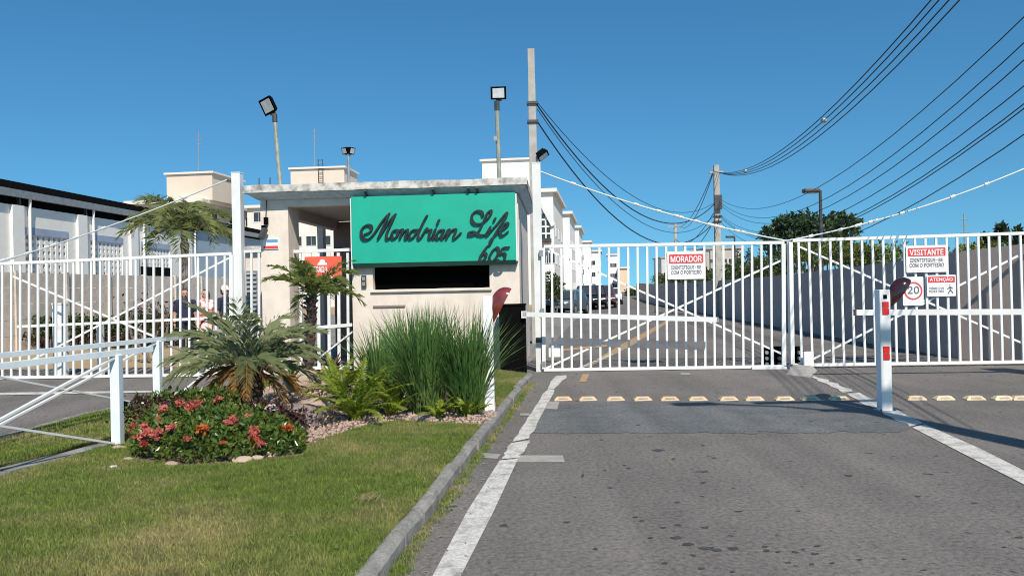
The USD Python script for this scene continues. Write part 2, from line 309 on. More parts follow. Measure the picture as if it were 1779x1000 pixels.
def rough_edge(pp, amp, seed, step=14):
    rg = np.random.default_rng(seed); out = []
    for a, b in zip(pp, pp[1:] + pp[:1]):
        n = max(1, int(math.hypot(b[0] - a[0], b[1] - a[1]) / step))
        out += [(a[0] + (b[0] - a[0]) * i / n + rg.normal() * amp * 2, a[1] + (b[1] - a[1]) * i / n + rg.normal() * amp) for i in range(n)]
    return out
obj('asphalt_patch', sheet(rp(rough_edge([(915, 752), (938, 701), (1200, 697), (1530, 694), (1600, 735), (1560, 750), (1300, 752)], 1.1, 4)), .004), asphalt_patch, kind='structure')
obj('concrete_strip', cat([sheet(rp([(893, 803), (897, 791), (978, 791), (981, 803)]), .0048), sheet(rp([(942, 709), (948, 697), (972, 698), (968, 711)]), .0052), sheet(rp([(832, 795), (838, 787), (870, 789), (864, 797)]), .0048)]), pale_conc, kind='structure')

# painted lines
def strip(L, Rr, z, m, name='road_marking'):
    return obj(name, sheet(rp(L) + rp(Rr)[::-1], z), m, kind='structure')
strip([(690, 1120), (752, 1000), (812, 888), (868, 800)], [(745, 1120), (801, 1000), (858, 888), (900, 797)], .006, white_line)
def ragged(l0, l1, r0, r1, n, seed, amp, z=.008):
    rg = np.random.default_rng(seed); Ls, Rs = [], []
    for t in np.linspace(0, 1, n):
        Ls.append((l0[0] + (l1[0] - l0[0]) * t + rg.normal() * amp, l0[1] + (l1[1] - l0[1]) * t)); Rs.append((r0[0] + (r1[0] - r0[0]) * t + rg.normal() * amp, r0[1] + (r1[1] - r0[1]) * t))
    strip(Ls, Rs, z, white_line)
ragged((870, 798), (888, 770), (903, 795), (921, 765), 9, 1, 3.0, .007)
ragged((890, 768), (948, 678), (920, 762), (965, 676), 14, 2, 1.2, .008)
ragged((949, 677), (966, 653), (966, 675), (984, 652), 6, 3, 1.2, .006)
strip([(1900, 903), (1779, 842), (1690, 797), (1585, 743)], [(1900, 873), (1779, 818), (1700, 778), (1606, 737)], .006, white_line)
ragged((1582, 741), (1470, 684), (1604, 736), (1494, 682), 12, 4, 3.0, .007)
ragged((1466, 682), (1410, 655), (1486, 680), (1418, 653), 9, 5, 3.0, .006)
for a, b, c, d in (((904, 722), (921, 722), (919, 718), (903, 718)), ((1183, 651), (1200, 651), (1197, 648), (1182, 648))):
    strip([a, d], [b, c], .006, pale_conc, 'paint_scrap')
strip([(1006, 664), (1012, 650)], [(1018, 664), (1024, 650)], .008, yellow_line)
strip([(1013, 638), (1080, 598), (1165, 553)], [(1024, 638), (1102, 598), (1172, 553)], .006, yellow_line)
strip([(975, 610), (1055, 602)], [(975, 606), (1055, 598)], .006, yellow_line)
strip([(1000, 640), (1060, 615)], [(1012, 640), (1066, 615)], .007, white_line)
strip([(0, 686), (285, 681)], [(0, 682), (285, 678)], .004, white_line)

stains = mat('oil_stain', (.035, .035, .036), (.06, .058, .056), 30, .7)
rg = np.random.default_rng(77); sp = []
for x, y, a, b in ((1174, 934, 11, 3.2), (1196, 945, 12, 3), (1226, 952, 18, 3.4), (1246, 955, 10, 3), (1275, 953, 11, 3.5), (1330, 949, 7, 2), (1332, 956, 6, 1.6), (1352, 958, 6, 2), (1381, 959, 7, 2), (1396, 954, 5, 1.6), (1420, 948, 7, 2), (1417, 962, 8, 2), (1411, 980, 6, 1.8), (1370, 977, 6, 1.6), (1446, 978, 5, 1.6), (1493, 972, 6, 1.4), (1155, 978, 6, 2.4), (1219, 987, 7, 2.2), (1273, 993, 6, 2.4), (1178, 912, 8, 1.8), (1225, 916, 7, 2), (1115, 904, 6, 1.6), (1104, 898, 5, 1.4), (1152, 916, 6, 1.6), (1176, 872, 6, 1.6), (1223, 819, 14, 1.6), (1282, 888, 8, 1.4), (1170, 797, 5, 1.6), (1221, 773, 4, 1.4), (1092, 813, 4, 2), (1012, 826, 3, 4), (1060, 847, 5, 1.4), (1085, 808, 4, 1.2), (1130, 934, 6, 1.8), (1240, 795, 5, 1), (1035, 953, 5, 2), (1594, 862, 6, 1.4), (1770, 933, 8, 2), (1745, 950, 5, 1.6), (1570, 971, 6, 1.4), (1605, 990, 6, 1.4), (1144, 782, 12, 2.4)):
    th_ = np.linspace(0, 2 * PI, 11, endpoint=False); k = rg.uniform(.55, 1.15, 11)
    sp.append(sheet(Polygon(rp([(x + a * c_ * math.cos(t_), y + b * c_ * math.sin(t_)) for t_, c_ in zip(th_, k)])), .0035))
obj('road_stains', cat(sp), stains, kind='structure')
# lawn island, kerb, verge
KA, KB = G(671, 1000), G(925, 657)
kdir = (KB - KA)[:2] / np.linalg.norm((KB - KA)[:2]); kn = np.array([-kdir[1], kdir[0]])
kp = lambda t, o=0: (KA[:2] + kdir * t + kn * o)
isl = [kp(-5, .112), kp(9.3, .112), kp(9.7, .5)] + [(-.4, 14.55), (-4.3, 14.5), (-4.3, 11.5)] + rp([(205, 771), (0, 831)], .09) + [(-4.95, 3.0), (-5.3, -1.0)]
island = Polygon([tuple(p[:2]) for p in isl]).buffer(0)
obj('lawn', prism(island, -.03, .085), turf_m, kind='structure')
kerb = thing('kerb', None, None, (0, 0, 0), kind='structure')
t, k = -4.6, 0
cuts = [-4.6, -3.6, -2.6, -1.6, -.62] + [float(np.linalg.norm(G(x, y)[:2] - KA[:2])) for x, y in ((699, 953), (730, 912), (749, 884), (800, 824), (831, 783), (878, 720))]
while cuts[-1] < 8.8: cuts.append(cuts[-1] + .95)
for a, b in zip(cuts[:-1], cuts[1:]):
    o = R.uniform(-.018, .018, 4); h = .108 + R.uniform(-.012, .008, 2); g = .014; w = .105
    c = lambda t, off, z: np.r_[kp(t, off), z]
    pts = []
    for tt, hh, oo in ((a + g, h[0], o[0]), (a + g + .03, h[0] + .004, o[0]), (b - g - .02, h[1] + .004, o[1]), (b - g, h[1], o[1])):
        pts += [c(tt, oo, -.03), c(tt, w + oo, -.03), c(tt, w + oo, hh - .012), c(tt, w - .02 + oo, hh), c(tt, .03 + oo, hh), c(tt, .004 + oo, hh - .03)]
    m = hullpts(pts).subdivide().subdivide(); v = m.vertices
    m.vertices = v + ((meshkit.fbm(v * 14, 3, 3) - .5) * .024)[:, None] * np.array([kn[0] * -.6, kn[1] * -.6, .8])
    obj('kerb_stone', m, kerb_m, kerb, smooth=40)
verge = Polygon(rp([(30, 762), (150, 727), (285, 700), (372, 682)]) + [(-4.45, 11.6)] + rp([(188, 766)], .05) + rp([(0, 806)], .05) + [(-5.35, 2.5), (-6.4, 2.5), (-6.3, 7.5)])
obj('verge', prism(verge.buffer(0), -.03, .05), turf_m, kind='structure')
vk = thing('verge_kerb', None, None, (0, 0, 0), kind='structure')
vp = [G(-150, 815), G(30, 762), G(150, 727), G(285, 700), G(372, 682)]
for a, b in zip(vp[:-1], vp[1:]):
    n = max(1, round(np.linalg.norm(b - a) / .8))
    for i in range(n):
        p, q = a + (b - a) * (i + .01) / n, a + (b - a) * (i + .99) / n
        obj('kerb_stone', bar(p + [0, 0, .035], q + [0, 0, .035], .1, .09), kerb_m, vk)
gt = thing('garden_edging', None, None, (0, 0, 0), kind='structure')
ep = [G(-220, 860, .1), G(0, 815, .1), G(190, 768, .1)]
for a, b in zip(ep[:-1], ep[1:]):
    n = max(1, round(np.linalg.norm(b - a) / .7))
    for i in range(n):
        p, q = a + (b - a) * (i + .01) / n, a + (b - a) * (i + .99) / n
        obj('edging_stone', bar(p + [0, 0, -.07], q + [0, 0, -.07], .22, .12), kerb_m, gt)

# gravel bed
bed = Polygon(rp([(512, 785), (560, 762), (640, 737), (700, 730), (770, 733), (843, 738), (862, 722), (858, 690), (700, 660), (500, 650), (440, 690), (470, 750)], .1))
obj('planting_bed', sheet(bed, .094), soil, kind='structure')
def inside(poly, n, rng):
    x0, y0, x1, y1 = poly.bounds; out = []
    from shapely import contains_xy
    while len(out) < n:
        p = np.c_[rng.uniform(x0, x1, 4 * n), rng.uniform(y0, y1, 4 * n)]
        out += list(p[contains_xy(poly, p[:, 0], p[:, 1])])
    return np.array(out[:n])
def mound(x, y):
    c = G(575, 690, .1); return .16 * np.exp(-(((x - c[0] + .35) / .55) ** 2 + ((y - c[1]) / .9) ** 2))
ic = trimesh.creation.icosphere(0, 1.0)
gp = inside(bed, 7000, R); gv = []
for i, (x, y) in enumerate(gp):
    s = R.uniform(.010, .024); v = ic.vertices * R.uniform(.6, 1.2, (1, 3)) * s + R.normal(0, s * .15, (12, 3)); gv.append(v + [x, y, .1 + mound(x, y) + s * .2])
obj('gravel', trimesh.Trimesh(np.vstack(gv), np.vstack([ic.faces + 12 * i for i in range(len(gv))]), process=False), gravel_m, label='pale pinkish gravel spread under the ferns and tall grass', cat='gravel', kind='stuff')
mx, my = np.meshgrid(np.linspace(-3.2, -1.2, 30), np.linspace(8.0, 12.6, 30)); mz = .06 + mound(mx, my)
gi = np.arange(900).reshape(30, 30); q = np.stack([gi[:-1, :-1], gi[:-1, 1:], gi[1:, 1:], gi[1:, :-1]], -1).reshape(-1, 4)
obj('earth_mound', trimesh.Trimesh(np.c_[mx.ravel(), my.ravel(), mz.ravel()], np.vstack([q[:, [0, 1, 2]], q[:, [0, 2, 3]]]), process=False), soil, smooth=True, kind='structure')

# the lawn's grass
def tuft(seed, n, h, spread):
    rg = np.random.default_rng(seed); P = np.c_[rg.uniform(-spread, spread, (n, 2)), np.zeros(n)]; a = rg.uniform(0, 2 * PI, n)
    return blades(P, np.c_[np.cos(a), np.sin(a)], rg.uniform(.5, 1.1, n) * h, rg.uniform(.0022, .0042, n), rg.uniform(.15, 1.25, n), rg, 2)
def instancer(name, protos, m, P, scl, label, cat_name):
    pi = UsdGeom.PointInstancer.Define(stage, '/World/' + name); rel = pi.CreatePrototypesRel()
    for i, t in enumerate(protos):
        pr = usdkit.mesh(stage, f'/World/{name}/tuft_{i + 1:03d}', t, m); rel.AddTarget(pr.GetPath())
    n = len(P); a = R.uniform(0, 2 * PI, n)
    pi.CreateProtoIndicesAttr(Vt.IntArray.FromNumpy(R.integers(0, len(protos), n).astype(np.int32))); pi.CreatePositionsAttr(Vt.Vec3fArray.FromNumpy(P.astype(np.float32)))
    pi.CreateOrientationsAttr(Vt.QuathArray([Gf.Quath(float(math.cos(x / 2)), 0, 0, float(math.sin(x / 2))) for x in a])); pi.CreateScalesAttr(Vt.Vec3fArray.FromNumpy(np.repeat(scl[:, None], 3, 1).astype(np.float32)))
    tag(pi, label, cat_name, kind='stuff')
front = Polygon(rp([(-60, 1000), (700, 1000)], .1) + [tuple(kp(9.3, .125)), (-.4, 14.4), (-4.2, 14.4), (-4.5, 8.2), (-4.9, 4)]).buffer(0).intersection(island).difference(bed).difference(Polygon(rp([(222, 798), (300, 809), (420, 804), (532, 790), (540, 762), (470, 740), (380, 735), (330, 730), (265, 732), (226, 768)], .1)))
gp = inside(front, 36000, R)
keep = R.uniform(0, 1, len(gp)) < np.clip(1.35 - meshkit.fbm(np.c_[gp * .9, np.zeros(len(gp))], 3, 5) * 1.0, .25, 1)
gp = gp[keep]
vg = inside(verge, 3500, R)
# weeds along the foot of the kerb
wd = np.array([np.r_[kp(t_, -abs(R.normal(0, .03)) - .01), .0] for t_ in R.uniform(-.5, 8.8, 260)])
P = np.vstack([np.c_[gp, np.full(len(gp), .083)], np.c_[vg, np.full(len(vg), .048)], wd])
sc = np.r_[R.uniform(.6, 1.25, len(gp)), R.uniform(.8, 1.6, len(vg)), R.uniform(.5, 1.3, len(wd))]
instancer('grass', [tuft(i, 52, .038, .055) for i in range(5)], grass_m, P, sc, 'short patchy green lawn grass beside the kerb', 'grass')

# ================================================================ RIGHT-HAND WALL
wall_pts = [np.array([9.75, 14.32]), np.array([8.93, 15.6]), np.array([8.98, 17.2]), np.array([9.15, 21.5]), np.array([9.42, 26.3]), np.array([9.8, 32]), np.array([10.3, 39.8]), np.array([11.1, 53]), np.array([12.2, 68]), np.array([16, 100])]
wz = [2.24, 2.14, 2.06, 1.96, 1.86, 1.80, 1.74, 1.72, 1.7, 1.9]
wl = thing('boundary_wall', 'long grey rendered boundary wall along the right of the inner road', 'wall', (9.4, 26, 0))
for i in range(len(wall_pts) - 1):
    a, b, za, zb = wall_pts[i], wall_pts[i + 1], wz[i], wz[i + 1]
    n = max(1, round(np.linalg.norm(b - a) / 4.2))
    for j in range(n):
        p, q = a + (b - a) * j / n, a + (b - a) * (j + 1) / n; dr = (q - p) / np.linalg.norm(q - p); nr = np.array([dr[1], -dr[0]]); p, q = p + dr * .006, q - dr * .006
        z0, z1 = za + (zb - za) * j / n, za + (zb - za) * (j + 1) / n
        obj('wall_panel', hexa([(*p, -.04), (*(p + nr * .16), -.04), (*(q + nr * .16), -.04), (*q, -.04), (*p, z0), (*(p + nr * .16), z0), (*(q + nr * .16), z1), (*q, z1)]), wall_grey, wl)
        obj('pilaster', hexa([(*(q + dr * .0 - nr * .012), -.04), (*(q + nr * .15), -.04), (*(q + dr * .012 + nr * .15), -.04), (*(q + dr * .012 - nr * .012), -.04), (*(q - nr * .012), z1 - .01), (*(q + nr * .15), z1 - .01), (*(q + dr * .012 + nr * .15), z1 - .01), (*(q + dr * .012 - nr * .012), z1 - .01)]), wall_grey, wl)

# ================================================================ GUARDHOUSE
H = HP
s612, s903, s455, s503 = H.s(612), H.s(903), H.s(455), H.s(503)
ZC = 3.28                                                     # underside of the roof beam
DEP = 4.4
gh = thing('guardhouse', 'cream guardhouse with weathered flat roof behind the white gates', 'guardhouse', H.pt((s455 + s903) / 2, 0, 2))
wz0, wz1 = H.z(750, 501), H.z(750, 455)
w0, w1 = H.s(648), H.s(851)
fw = mf(pbox(H, s612, s903, -.03, ZC + .1, 0, .18)) - mf(pbox(H, w0, w1, wz0, wz1 + .1, -.1, .3))
f_ = obj('front_wall', tm(fw), cream, gh)
obj('window_sill', pbox(H, w0 - .04, w1 + .04, wz0 - .05, wz0 - .004, -.05, .17), cream, gh)
obj('window', pbox(H, w0 - .02, w1 + .02, wz0 - .02, wz1 + .12, .185, .2), tinted, gh)
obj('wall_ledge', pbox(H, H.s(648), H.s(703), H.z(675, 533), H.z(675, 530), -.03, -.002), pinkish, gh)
obj('side_wall', pbox(H, s903 - .15, s903, -.03, ZC + .1, .183, DEP), cream, gh)
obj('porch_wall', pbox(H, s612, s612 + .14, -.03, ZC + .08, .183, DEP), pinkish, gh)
s580 = H.s(581, DEP)
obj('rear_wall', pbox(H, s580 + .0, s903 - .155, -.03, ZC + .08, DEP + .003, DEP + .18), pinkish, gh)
obj('pillar', pbox(H, s455, s503, -.03, ZC + .06, 0, .62), cream, gh)
obj('pillar', pbox(H, H.s(556, DEP), H.s(566, DEP), -.03, ZC, DEP - .15, DEP + .1), cream, gh)
obj('roof_beam', pbox(H, s455 + .003, s612 - .003, ZC, ZC + .20, .004, .24), cream, gh)
obj('roof_beam', pbox(H, s455 + .06, s455 + .26, ZC - .12, ZC + .18, .63, DEP + .15), ceiling_m, gh)
obj('ceiling', pbox(H, s455 + .02, s903 - .02, ZC + .105, ZC + .20, .245, DEP + .18), ceiling_m, gh)
# cornice that slopes outwards to the roof slab
rl, rr, rf, rb = H.s(425, -.3), H.s(908, -.3) + .12, -.3, DEP + .5
zl0 = H.z(660, 328, -.3); zl1 = H.z(660, 315.5, -.3)
zb = ZC + .203
def corn(s0, s1, d0, d1, z0, S0, S1, D0, D1, z1):
    return hexa([H.pt(s0, z0, d0), H.pt(s1, z0, d0), H.pt(s1, z0, d1), H.pt(s0, z0, d1), H.pt(S0, z1, D0), H.pt(S1, z1, D0), H.pt(S1, z1, D1), H.pt(S0, z1, D1)])
obj('cornice', corn(s455 - .03, s903 + .03, -.04, DEP + .2, zb - .06, rl + .02, rr - .02, rf + .02, rb - .02, zl0 - .002), mat('cornice_paint', (.50, .54, .55), (.36, .39, .40), 3, .7, stretch=(3, 3, .4)), gh)
sl = pbox(H, rl, rr, zl0, zl1, rf, rb).subdivide().subdivide().subdivide().subdivide()
v = sl.vertices; sl.vertices = v + (meshkit.fbm(v * 6, 3, 9) - .5)[:, None] * np.array([0.0, .02, .045])
obj('roof_slab', sl, concrete, gh, smooth=35)
for x in (757, 818, 833, 640):
    a = H.pt(H.s(x, -.2), 0, 0)
    obj('roof_drip', bar(H.pt(H.s(x, -.2), zl0 - .03, rf - .004), H.pt(H.s(x, -.2), zl0 - .13, rf + .17), .05, .02), dark_metal, gh)
# annex beyond the narrow fence
AX = Plane(H.pt(0, 0, 2.2)[:2], 3.5)
obj('annex_wall', pbox(AX, AX.s(418), AX.s(470), -.03, AX.z(440, 436), 0, .2), cream, gh)
obj('annex_roof', pbox(AX, AX.s(412), AX.s(462), AX.z(440, 435.5), AX.z(440, 428), -.15, .6), concrete, gh)
dr = obj('louvre_door', pbox(AX, AX.s(429), AX.s(448), AX.z(440, 600), AX.z(440, 470), -.03, -.004), mat('louvre_grey', (.20, .22, .24), None, 3, .6), gh)
for k in range(16):
    z = AX.z(440, 470) - .1 * k - .07
    obj('louvre', bar(AX.pt(AX.s(430), z, -.045), AX.pt(AX.s(447), z, -.045), .05, .012, side=(0, .6, .8)), grey_metal, dr)

# sign
sg = thing('building_sign', 'large green name sign with dark script lettering on the guardhouse', 'sign', H.pt(-1.5, 2.0, -.1))
z0, z1 = (H.z(615, 463, -.2) + H.z(897, 455, -.2)) / 2, (H.z(612, 341, -.2) + H.z(897, 335, -.2)) / 2
S0, S1 = H.s(613, -.2), H.s(898, -.2)
obj('panel', pbox(H, S0, S1, z0 + .05, z1, -.2, -.005), green_sign, sg)
obj('bottom_edge', corn(S0 + .01, S1 - .003, -.12, -.006, z0 - .03, S0 + .002, S1 - .001, -.198, -.005, z0 + .048), green_edge, sg)
obj('edge_trim', cat([pbox(H, S1 + .001, S1 + .03, z0 + .03, z1 - .02, -.19, -.01), pbox(H, S0 - .03, S0 - .001, z0 - .1, z1 - .02, -.17, -.01)]), white, sg)
strokes = {
 'M': [[(205, 395), (245, 380), (272, 350), (268, 312), (232, 300), (188, 325), (166, 375), (178, 428), (215, 450), (262, 432), (315, 368), (365, 290), (420, 218), (452, 186)], [(452, 186), (425, 255), (385, 340), (340, 445)], [(340, 445), (400, 350), (465, 250), (516, 192)], [(516, 192), (480, 275), (440, 360), (424, 420), (440, 446), (480, 415)]],
 'o': [[(530, 352), (500, 360), (480, 402), (488, 438), (518, 432), (546, 392), (538, 356), (558, 366), (575, 350)]],
 'n': [[(572, 352), (592, 350), (580, 395), (564, 440)], [(568, 425), (605, 370), (640, 350), (642, 372), (620, 420), (630, 442), (660, 410)]],
 'd': [[(748, 352), (695, 356), (660, 402), (668, 440), (704, 425), (748, 356)], [(842, 206), (800, 285), (758, 380), (752, 430), (772, 442), (798, 405)]],
 'r': [[(798, 405), (838, 338), (850, 356), (886, 352), (866, 402), (864, 432), (882, 440), (905, 412)]],
 'i': [[(905, 412), (930, 345)], [(930, 345), (908, 400), (914, 440), (944, 405)], [(966, 250), (948, 296)]],
 'a': [[(1005, 352), (970, 358), (942, 402), (948, 440), (980, 425), (1018, 356)], [(1018, 356), (996, 412), (1005, 440), (1035, 402)]],
 'n2': [[(1035, 402), (1062, 350), (1072, 364), (1044, 440)], [(1050, 420), (1100, 356), (1136, 346), (1140, 366), (1116, 420), (1128, 442), (1188, 385)]],
 'L': [[(1418, 205), (1405, 168), (1355, 156), (1312, 190), (1304, 248), (1338, 288), (1400, 286), (1462, 240), (1503, 182), (1498, 152), (1462, 182), (1420, 278), (1372, 368), (1318, 402), (1272, 402), (1278, 376), (1322, 372), (1372, 400), (1425, 406), (1472, 378)]],
 'i2': [[(1472, 378), (1495, 320)], [(1495, 320), (1458, 385), (1462, 408), (1502, 362)], [(1545, 232), (1530, 262)]],
 'f': [[(1502, 362), (1570, 285), (1635, 200), (1664, 174), (1656, 218), (1592, 312), (1535, 410), (1504, 478), (1486, 505), (1500, 452), (1548, 404), (1584, 372)]],
 'e': [[(1584, 372), (1642, 335), (1678, 296), (1654, 280), (1610, 335), (1596, 388), (1620, 410), (1672, 372)]],
 '6': [[(1462, 520), (1418, 580), (1386, 640), (1396, 672), (1432, 652), (1454, 612), (1434, 588), (1398, 622)]],
 '0': [[(1560, 532), (1522, 560), (1486, 628), (1492, 672), (1532, 660), (1572, 600), (1578, 546), (1558, 530)]],
 '5': [[(1684, 532), (1622, 538), (1598, 594), (1634, 588), (1650, 620), (1628, 664), (1588, 676), (1568, 658)]]}
th = np.linspace(0, 2 * PI, 14, endpoint=False)
pen = np.c_[16.5 * np.cos(th), 6.3 * np.sin(th)] @ np.array([[math.cos(.55), -math.sin(.55)], [math.sin(.55), math.cos(.55)]])
for nm, sts in strokes.items():
    parts = []
    for st in sts:
        q = spline(st, 6)
        parts += [MultiPoint(np.vstack([a + pen, b + pen])).convex_hull for a, b in zip(q[:-1], q[1:])]
    u = unary_union(parts).simplify(.8)
    ms = []
    for g in getattr(u, 'geoms', [u]):
        m = trimesh.creation.extrude_polygon(g, .045, engine='earcut'); v = m.vertices.copy()
        o = np.array([H.pt(*H.at(600 + a / 5.93, 340 + b / 5.93, -.2), -.203 - c) for a, b, c in v]); m.vertices = o; m.fix_normals(); ms.append(m)
    obj('letter', cat(ms), letter_m, sg)

# ================================================================ things fixed to the guardhouse
t = thing('intercom', 'small grey intercom on cream wall left of the dark window', 'intercom', H.pt(H.s(633), 1.7, 0))
obj('casing', pbox(H, H.s(629), H.s(637), H.z(633, 499), H.z(633, 478), -.05, -.002), dark_metal, t)
for y in (484, 493): obj('speaker_grille', pbox(H, H.s(630.5), H.s(635.5), H.z(633, y + 3), H.z(633, y - 3), -.056, -.051), grey_metal, t)
t = thing('small_notice', 'small red and white notice on the left guardhouse pillar', 'sign', H.pt(H.s(471), 2.3, 0))
obj('plate', pbox(H, H.s(459), H.s(486), H.z(471, 433), H.z(471, 414), -.02, -.002), print_white, t)
obj('red_band', pbox(H, H.s(460), H.s(485), H.z(471, 432), H.z(471, 427), -.024, -.021), red, t)
obj('blue_band', pbox(H, H.s(466), H.s(485), H.z(471, 421), H.z(471, 416), -.024, -.021), blue_print, t)
t = thing('security_camera', 'black security camera hanging on cable beside the pillar notice', 'camera', H.pt(H.s(465), 2.5, -.05))
obj('bracket', cat([pbox(H, H.s(463), H.s(469), H.z(466, 390), H.z(466, 378), -.08, -.002), pbox(H, H.s(460), H.s(466), H.z(466, 400), H.z(466, 392), -.12, -.02)]), black, t)
obj('body', bar(H.pt(H.s(466), H.z(466, 398), -.1), H.pt(H.s(462), H.z(466, 415), -.2), .09, .09), dark_metal, t)
obj('cable', tube([H.pt(H.s(467), H.z(466, 346), -.02), H.pt(H.s(466.5), H.z(466, 365), -.03), H.pt(H.s(466), H.z(466, 380), -.06)], .01, 5), wire_m, t)

def flood_head(t, c, fwd, up, w, h, name='lamp_head'):
    fwd = np.array(fwd, float) / np.linalg.norm(fwd); up = np.array(up, float); up -= fwd * (up @ fwd); up /= np.linalg.norm(up); rt = np.cross(fwd, up)
    B = lambda a, b, c0, c1, ww, hh: hexa([c + rt * i * ww / 2 + up * j * hh / 2 + fwd * k for k, ww, hh in ((a, ww * b, hh * b), (c0, ww * c1, hh * c1)) for i, j in ((-1, -1), (1, -1), (1, 1), (-1, 1))])
    hd = obj(name, B(-.06, .82, .02, 1, w, h), black, t)
    obj('lens', B(.021, .74, .026, .74, w, h), lens, hd)
    for k in range(5): obj('cooling_fin', hexa([c + rt * (x + e) + up * j * h * .36 + fwd * d for d in (-.10, -.061) for e, j in ((-.006, -1), (.006, -1), (.006, 1), (-.006, 1))]) if (x := (k - 2) * w * .16) is not None else None, black, hd)
    obj('yoke', cat([bar(c - up * h * .62 - fwd * .02, c - up * h * .3 - fwd * .07, .12, .015)]), grey_metal, hd)
RY = 1.0
def on_roof(px, py, d): return H.pt(*H.at(px, py, d), d)
t = thing('floodlight', 'tall leaning floodlight on the left end of the guardhouse roof', 'floodlight', on_roof(487, 320, RY), group='floodlights around the guardhouse')
obj('pole', tube([on_roof(487, 322, RY), on_roof(481, 255, RY), on_roof(477, 204, RY)], [.045, .045, .04], 8), pipe_green, t, smooth=40)
obj('pole_sleeve', tube([on_roof(477.5, 212, RY), on_roof(477, 198, RY)], .055, 8), dark_metal, t, smooth=40)
flood_head(t, on_roof(465.5, 184, RY), (-.55, -1, -.45), (-.25, 0, 1), .36, .34)
t = thing('floodlight', 'upright floodlight on grey pole above the green sign', 'floodlight', on_roof(866, 306, RY), group='floodlights around the guardhouse')
obj('pole', tube([on_roof(867.5, 310, RY), on_roof(863, 180, RY)], .045, 8), pipe_green, t, smooth=40)
obj('pole_sleeve', tube([on_roof(863.5, 192, RY), on_roof(863, 176, RY)], .055, 8), dark_metal, t, smooth=40)
obj('junction_box', pbox(H, H.s(864, RY), H.s(870, RY), H.z(867, 246, RY), H.z(867, 238, RY), RY - .1, RY - .04), grey_metal, t)
flood_head(t, on_roof(866, 162, RY), (-.05, -1, -.12), (0, 0, 1), .32, .26)
RZ = 4.0
t = thing('floodlight', 'short pole with two small floodlights over the rear of the guardhouse roof', 'floodlight', on_roof(606, 318, RZ), group='floodlights around the guardhouse')
obj('pole', tube([on_roof(606, 325, RZ), on_roof(605, 258, RZ)], .035, 8), grey_metal, t, smooth=40)
flood_head(t, on_roof(599, 262, RZ), (-.6, -.8, -.35), (0, 0, 1), .18, .17)
flood_head(t, on_roof(611, 262, RZ), (.85, -.4, -.3), (0, 0, 1), .2, .17)
for i, (px, y0, y1) in enumerate(((450, 322, 309), (469, 320, 308))):
    obj('roof_rod', tube([on_roof(px, y0 + 3, .3), on_roof(px, y1, .3)], .012, 5), dark_metal, label=['rusty steel rod sticking up at the far left roof edge', 'rusty steel rod right of the other one on the roof edge'][i], cat='rod', group='rods standing on the guardhouse roof edge')

# ================================================================ THE GATES
gx = np.array([GP.r[0], GP.r[1], 0]); gd = np.array([GP.d[0], GP.d[1], 0])
def gbar(p0, p1, w, t, d, zmin=None):
    a, b = GP.at(*p0, d), GP.at(*p1, d)
    z = lambda q: q[1] if zmin is None else max(q[1], zmin)
    A, B = GP.pt(a[0], z(a), d), GP.pt(b[0], z(b), d)
    vert = abs(B[2] - A[2]) > np.linalg.norm((B - A)[:2])
    return bar(A, B, w, t, side=gx if vert else (0, 0, 1))
lerp = lambda a, b, t: a + (b - a) * t
def leaf(name, label, x0, x1, top, bot, xs, diag, group, rails=(), zmin=.04, lean=0):
    t = thing(name, label, 'gate', GP.pt(GP.s((x0 + x1) / 2), 0), group=group)
    ty = lambda x: top[1] + (top[3] - top[1]) * (x - top[0]) / (top[2] - top[0]); by = lambda x: bot[1] + (bot[3] - bot[1]) * (x - bot[0]) / (bot[2] - bot[0])
    obj('top_rail', gbar((x0, ty(x0)), (x1, ty(x1)), .055, .05, 0), gate_white, t)
    obj('bottom_rail', gbar((x0, by(x0)), (x1, by(x1)), .055, .05, 0, zmin), gate_white, t)
    for x in (x0, x1): obj('stile', gbar((x - lean * .6, ty(x) + 2.5), (x, by(x) - 2.5), .07, .052, .001, zmin + .02), gate_white, t)
    for x in xs: obj('bar', gbar((x - lean, ty(x) + 2.6), (x, by(x) - 2.6), .040, .03, -.002, zmin + .02), gate_white, t)
    for a, b in diag: obj('brace', gbar(a, b, .035, .02, .03, zmin), gate_white, t)
    for a, b in rails: obj('mid_rail', gbar(a, b, .05, .02, .032), gate_white, t)
    return t
gL = leaf('sliding_gate', 'white barred gate leaf at left across the side road', -120, 402, (0, 458, 410, 440), (0, 660, 350, 653), [4.5 + 15.45 * k for k in range(-8, 26)], [((23, 480), (270, 585)), ((400, 447), (54, 626)), ((-110, 640), (-20, 470))], 'white barred gate leaves', [((30, 567), (400, 551))])
gM = leaf('sliding_gate', 'white barred gate leaf closing the lane, with the MORADOR sign', 945, 1362, (945, 428, 1365, 421), (945, 644, 1365, 641), [960.5 + 16.55 * k for k in range(24)], [((949, 639), (1360, 451)), ((947, 432), (1360, 615))], 'white barred gate leaves', lean=2)
gR = leaf('sliding_gate', 'white barred gate leaf at right, with the VISITANTE sign', 1377, 1835, (1372, 418, 1779, 405), (1400, 640, 1779, 634), [1393 + 18.35 * k for k in range(24)], [((1390, 429), (1779, 597)), ((1413, 623), (1773, 442))], 'white barred gate leaves', lean=6, zmin=.06)
obj('latch_plate', gbar((1306, 640), (1366, 639), .06, .06, -.06), white, gM)
